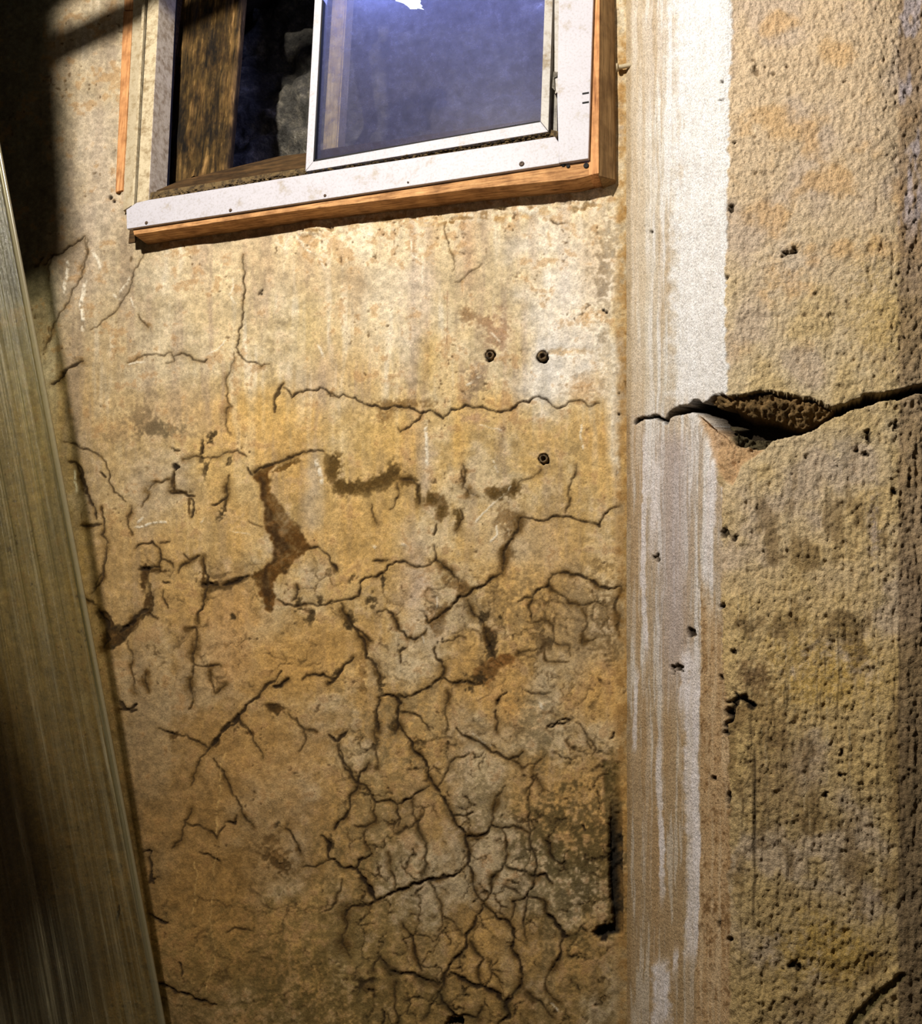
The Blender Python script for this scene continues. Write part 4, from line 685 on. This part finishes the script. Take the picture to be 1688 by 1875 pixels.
# left side: orange strip, painted casing
prism('wood_strip', [(226, 20), (243, 20), (224, 348), (211, 352)], YW - .004, YW + .01, M_WOODZ, win_)
prism('wood_strip', [(231, TOPY), (252, TOPY), (243, 18), (227, 18)], YW - .004, YW + .01, M_WOODZ, win_)
prism('left_casing', [(248, TOPY), (276, TOPY), (264, 0), (241, 376), (225, 386), (243, 30)], YW - .012, YW + .01, M_CASEP, win_)
# aluminium frame
fl = prism('bottom_flange', [(231, 384), (250, 371), (272, 366), (600, 313), (1016, 250), (1024, 262), (1024, 299), (595, 364), (232, 419)], YW - .053, YW - .045, M_WHITE, win_)
fr = prism('right_flange', [(1026, TOPY), (1092, TOPY), (1085, 30), (1077, 290), (1024, 298), (1022, 262), (1020, 180)], YW - .0545, YW - .0465, M_WHITE, win_)
for yv in (169, 186): prism('slot', [(1066, yv + 1), (1078, yv - 1), (1078, yv + 2), (1066, yv + 4)], YW - .0552, YW - .050, M_BLACK, fr, 0)
lt = prism('left_track', [(283, TOPY), (302, TOPY), (291, 0), (272, 366), (250, 372), (270, 10)], YW - .040, YW + .02, M_TRACK, win_)
prism('track_groove', [(276, TOPY), (283, TOPY), (270, 5), (250, 372), (243, 376), (263, 10)], YW - .026, YW + .02, M_BLACK, win_, 0)
prism('track_lip', [(272, TOPY + 1), (277, TOPY + 1), (265, 5), (245, 374), (241, 378), (260, 10)], YW - .034, YW + .015, M_TRACK, win_, .0006)
prism('track_lip', [(300, TOPY), (304, TOPY), (293, 10), (276, 364), (272, 366), (289, 10)], YW - .030, YW + .03, M_BLACK, win_, 0)
prism('bottom_track', [(274, 366), (276, 352), (600, 300), (1000, 235), (1022, 240), (1020, 255), (600, 316)], YW - .036, YW + .03, M_DIRT, win_)
rt = prism('right_track', [(1018, TOPY), (1027, TOPY), (1024, 130), (1017, 134), (1018, 140), (1022, 142), (1022, 168), (1016, 172), (1015, 132), (1015, 0)], YW - .045, YW + .02, M_WHITE2, win_, .0006)
prism('track_groove', [(1013, TOPY), (1019, TOPY), (1016, 0), (1015, 172), (1020, 176), (1020, 240), (1005, 243), (1011, 0)], YW - .028, YW + .02, paintmat('grey_track', (120, 112, 98), (70, 60, 46), .36, .5), win_, 0)
prism('latch', [(1013, 130), (1022, 133), (1020, 140), (1015, 142), (1016, 166), (1010, 160)], YW - .048, YW - .03, paintmat('tarnished_latch', (104, 92, 66), (50, 42, 30), .4, .6, .4), win_, .0006)
# sliding sash with pane
sash = empty('sash', (float(at(780, 270)[0]), D - .03, float(at(780, 270)[2]))); sash.parent = win_; sash.matrix_parent_inverse = Matrix.Translation(-Vector(win_.location))
yS, yT = YW - .044, YW - .020
def par2(o):
    o.parent = sash; o.matrix_parent_inverse = (Matrix.Translation(win_.matrix_parent_inverse.translation) if 0 else (Matrix.Translation(sash.location)).inverted())
    return o
def sprism(*a, **k): o = prism(*a, parent=None, **k); return par2(o)
sprism('stile', [(586, TOPY), (602, TOPY), (589, 0), (573, 296), (559, 313), (576, 0)], yS, yT, M_WHITE)
sprism('stile', [(1003, TOPY), (1019, TOPY), (1012, 0), (1004, 240), (989.5, 222), (997, 0)], yS, yT, M_WHITE2)
sprism('bottom_rail', [(559, 314), (573, 296), (780, 259), (989.5, 223), (1004, 241), (790, 276)], yS - .0008, yT, M_WHITE)
sprism('top_rail', [(586, TOPY - 14), (1019, TOPY - 60), (1019, TOPY - 44), (590, TOPY + 4)], yS, yT, M_WHITE2)
gp = sprism('glass_pane', [(588, TOPY), (1004, TOPY - 40), (997, 0), (990, 224), (780, 260), (572, 297), (585, 0)], YW - .033, YW - .030, M_GLASS, bev=0)
sprism('glazing_gasket', [(590, 0), (592, 0), (576, 294), (573.5, 296)], yS + .002, yT, M_BLACK, bev=0)
sprism('glazing_gasket', [(574, 293), (780, 257), (988, 221), (989, 223.5), (780, 259.5), (574, 296)], yS + .002, yT, M_BLACK, bev=0)
# head rails (above the frame)
prism('top_flange', [(262, TOPY - 20), (1092, TOPY - 100), (1092, TOPY), (290, TOPY + 8)], YW - .053, YW - .045, M_WHITE, win_)
# screws
for i, (x, y, r_) in enumerate([(268, 408, .0038), (422, 385, .0036), (595, 358, .0030), (747, 334, .002), (955, 300, .0050), (268, 10, .003)]):
    if y < 20: continue
    par = fl; c = at(x, y, YW - .0535)
    o = lathe('screw', [(r_, .002), (r_, -.0004), (r_ * .8, -.0014), (r_ * .35, -.0016), (r_ * .25, -.0004)], c, M_SCREW, None, 14)
    o.parent = fl; o.matrix_parent_inverse = Matrix.Identity(4)
# knots and nail holes in the sill end
for x, y, r_ in [(1031, 300, .005), (1073, 303, .005), (1040, 304, .0035)]:
    lathe('nail', [(r_, .002), (r_, -.0006), (r_ * .6, -.001), (r_ * .4, .0)], at(x, y, YW - .0475), M_BLACK, win_, 10)
# dirt clods and dust heaped in the track
bmx = bmesh.new(); rq = random.Random(3)
for k in range(420):
    t = rq.random(); x = 285 + t * 735; y = 364 - t * 117 + rq.uniform(-7, 3) ; c = at(x, y, YW - .043 + rq.uniform(0, .006)); r_ = rq.uniform(.0008, .0030)
    bmesh.ops.create_icosphere(bmx, subdivisions=1, radius=r_, matrix=Matrix.Translation(Vector(map(float, c))) @ Matrix.Diagonal((1.6, 1, .7, 1)))
me = bpy.data.meshes.new('track_debris'); bmx.to_mesh(me); bmx.free(); o = link('track_debris', me, M_DIRT, win_); o['kind'] = 'stuff'
# wooden liner through the wall
xl, xr = WX0 - .005, WX1 + .005; zb_, zt_ = WZ0 - .02, 1.68
box('liner_board', (xl - .02, D - .002, zb_ - .02), (xl + .004, D + .16, zt_), M_DARKW, win_); box('liner_board', (xr - .004, D - .002, zb_ - .02), (xr + .02, D + .16, zt_), M_DARKW, win_)
prism('inner_sill', [(276, 366), (278, 352), (330, 330), (420, 308), (510, 286), (566, 279), (600, 272), (1000, 215), (1000, 240), (600, 316)], YW - .015, YW + .14, M_DARKW, win_)
box('liner_board', (xl, D - .002, zt_ - .012), (xr, D + .16, zt_ + .012), M_DARKW, win_)

# ------------------------------------------------------------------ window well beyond
rng = np.random.default_rng(4)
gx, gz = np.meshgrid(np.arange(-1.75, .2, .008), np.arange(.45, 1.9, .008))
def n2d(x, z, s, sd):
    r_ = np.random.default_rng(sd); g = r_.random((400, 400)); a = (x + 3) / s; b_ = (z + 1) / s; i = a.astype(int); j = b_.astype(int); u = a - i; v = b_ - j; u = u * u * (3 - 2 * u); v = v * v * (3 - 2 * v)
    return (g[j, i] * (1 - u) + g[j, i + 1] * u) * (1 - v) + (g[j + 1, i] * (1 - u) + g[j + 1, i + 1] * u) * v
hh = n2d(gx, gz, .12, 1) * .09 + n2d(gx, gz, .05, 2) * .05 + n2d(gx, gz, .02, 3) * .02
P = np.stack([gx, D + .42 - hh, gz], -1)
tag(link('wall_outer', grid_mesh('wall_outer', P, None), M_RUB), kind='structure')
# rotten board: ragged lower edge, splits
bm = bmesh.new(); Yb = D + .075; rows_ = 46; cols_ = 22; rq = random.Random(8); V = []
lx0, lx1 = at(284, 345, Yb)[0], at(417, 312, Yb)[0]; z0 = at(350, 334, Yb)[2]; z1 = 1.72; x0t, x1t = at(284, 345, Yb)[0], at(417, 312, Yb)[0]
gxx = np.linspace(lx0, lx1, 40); gzz = np.linspace(0, 1, 120); GXb, T_ = np.meshgrid(gxx, gzz)
zlow = z0 + .004 * np.sin(GXb * 90) + .008 * n2d(GXb, GXb * 0, .012, 9); GZb = zlow + T_ * (z1 - zlow)
hb = .006 * n2d(GXb, GZb * .12, .006, 5) + .006 * n2d(GXb, GZb, .05, 6)
Pf = np.stack([GXb, Yb - hb, GZb], -1); Pk = np.stack([GXb, np.full_like(GXb, Yb + .018), GZb], -1)
# wrap front and back into one closed skin
ring = np.concatenate([Pf, Pk[:, ::-1], Pf[:, :1]], 1); me = grid_mesh('rotten_board', ring, None)
o = link('weathered_board', me, M_ROT); tag(o, 'rotten weathered upright plank seen through the open left half of the window', 'board')
o = box('well_post', (float(at(612, 150, D + .16)[0]) - .020, D + .16, .72), (float(at(612, 150, D + .16)[0]) + .018, D + .20, 1.74), M_STUD); tag(o, 'pale upright wooden post standing behind the dusty glass pane', 'post')
# glowing shape added behind the glass, standing in for a reflected light
bm = bmesh.new(); bmesh.ops.create_icosphere(bm, subdivisions=3, radius=1); rq = random.Random(2); c = at(748, 2, D + .10)
for v in bm.verts:
    k = 1 + .35 * math.sin(v.co.x * 5 + v.co.z * 7) + rq.uniform(-.22, .22); v.co = Vector((v.co.x * .026 * k + c[0] + v.co.z * -.012, v.co.y * .018 * k + c[1], v.co.z * .008 * k + c[2] - v.co.x * .016))
hl_ = bpy.data.lights.new('glint_halo_light', 'POINT'); hl_.energy = 3.0; hl_.shadow_soft_size = .01; hl_.color = (.28, .36, 1)  # blue point light added to throw a halo on the dusty pane
ho = bpy.data.objects.new('glint_halo_light', hl_); ho.location = (float(c[0]) + .01, D + .035, float(c[2]) - .004); COL.objects.link(ho)
me = bpy.data.meshes.new('pane_glint'); bm.to_mesh(me); bm.free(); o = link('pane_glint', me, M_GLINT); tag(o, 'added blue-white glowing shape at the top of the pane, standing in for a reflected light', 'glint')

# ------------------------------------------------------------------ plugs in the anchor holes, bolt
for x, y, r_ in HOLES:
    c = at(x, y, D + .004); R_ = r_ * .95e-3
    lathe('wall_plug', [(R_ * .8, .014), (R_ * .82, -.001), (R_ * .55, -.003), (R_ * .45, .004), (R_ * .1, .006)], c, M_PLUG, wall, 18)
c = at(1128, 124, D - .012); pr = []
for k in range(24): pr.append((.0036 if k % 2 else .0045, k * .0012))
pr = [(.0075, -.003), (.0075, 0)] + pr
o = lathe('bolt', pr, (float(c[0]) + .004, float(c[1]), float(c[2])), M_CASEP, None, 14, 'x'); tag(o, 'short threaded bolt between the window casing and the pier', 'bolt')

# ------------------------------------------------------------------ clear ribbed sheet hanging at the left
def edge_pt(px_, py_, d_): return at(px_, py_, D - d_)
eT = edge_pt(0, 280, .34); eM = edge_pt(80, 650, .26); eB = edge_pt(300, 1875, .06)
dirv = (eT - eB); dirv /= np.linalg.norm(dirv)
zt2 = 1.74; zb2 = -1.0
def on_edge(z): t = (z - eB[2]) / dirv[2]; return eB + dirv * t
zz = np.linspace(zb2, zt2, 60); ww = np.arange(0, .62, .0022)
rib = np.zeros_like(ww); rb_ = random.Random(12); pos = 0.0; rbs = []
while pos < .62: rbs.append((pos, rb_.uniform(.003, .009), rb_.uniform(.003, .009))); pos += rb_.uniform(.014, .045)
for p_, wd, am in rbs: rib += am * np.exp(-((ww - p_) / wd) ** 2)
rib += .0018 * np.sin(ww * 900)
Pp = np.zeros((len(zz), len(ww), 3))
for i, z in enumerate(zz):
    e = on_edge(z); e[1] = min(e[1], D - .008)
    Pp[i, :, 0] = e[0] - ww * .93; Pp[i, :, 1] = e[1] - ww * .30 - rib * (1 + .3 * math.sin(z * 3)) - .006 * np.sin(ww * 9 + z * 1.5); Pp[i, :, 2] = z
Pp[..., 1] = np.minimum(Pp[..., 1], D - .006)
cuv = np.zeros_like(Pp); cuv[..., 0] = ww[None]; cuv[..., 1] = zz[:, None]; me = grid_mesh('plastic_sheet', Pp, cuv); o = link('plastic_sheet', me, M_FILM)
md = o.modifiers.new('thickness', 'SOLIDIFY'); md.thickness = .0016
hm = []
for z in zz:
    e = on_edge(z); e[1] = min(e[1], D - .012); hm.append([(e[0] + a, e[1] + b_ , z) for a, b_ in ((0, -.003), (.003, -.002), (.003, .002), (0, .003), (-.009, .003), (-.010, 0), (-.009, -.003), (0, -.003))])
link('hem', grid_mesh('hem', np.array(hm), None), M_HEM, o)
tag(o, 'clear ribbed plastic sheet hanging in front of the cracked wall at far left', 'plastic sheet')

# ------------------------------------------------------------------ shell, and unseen bars added outside the frame to shade the left
tag(box('floor', (-3.2, -1.6, ZF - .1), (1.8, D + .1, ZF), M_FLOOR, None, 0), kind='structure')
tag(box('ceiling', (-3.2, -1.6, ZC), (1.8, D + .5, ZC + .1), M_TIMBER, None, 0), kind='structure')
def shade(pxa, pya, pxb, pyb, s, w_, name, label, mat, depth=.03):
    """a straight bar hung at fraction s of the way from the lamp to the wall, between two wall points"""
    a = LAMP + s * (at(pxa, pya) - LAMP); b_ = LAMP + s * (at(pxb, pyb) - LAMP); d = Vector(b_ - a); n_ = Vector(LAMP - a).normalized(); side_ = d.normalized().cross(n_).normalized()
    bm = bmesh.new(); vs = []
    for e in (Vector(a), Vector(b_)):
        for i, j in ((-1, 0), (1, 0), (1, 1), (-1, 1)): vs.append(bm.verts.new(e + side_ * (w_ / 2 * i) - n_ * (depth * j)))
    for f_ in ((0, 1, 2, 3), (7, 6, 5, 4), (0, 4, 5, 1), (1, 5, 6, 2), (2, 6, 7, 3), (3, 7, 4, 0)): bm.faces.new([vs[i] for i in f_])
    bmesh.ops.recalc_face_normals(bm, faces=bm.faces); me = bpy.data.meshes.new(name); bm.to_mesh(me); bm.free(); o = link(name, me, mat); tag(o, label, name.split('_')[-1]); return o
shade(-40, -300, -10, 560, .36, .150, 'wooden_post', 'unseen dark bar added to shade the upper left of the wall', M_TIMBER)  # unseen blocker, added for the upper-left shadow
shade(-190, 1250, 60, 2050, .34, .12, 'leaning_plank', 'unseen dark bar added to shade the lower left of the wall', M_TIMBER)  # unseen blocker, added for the lower-left shadow
shade(-120, 190, 560, -120, .50, .050, 'ceiling_brace', 'unseen slanting bar added to cast the shadow band left of the window', M_TIMBER)  # unseen blocker, added for the slanting shadow band
shade(-140, 78, 640, -235, .50, .056, 'ceiling_joist', 'unseen bar added above the slanting one to shade the top left', M_TIMBER)  # unseen blocker, added to darken above the lit streak
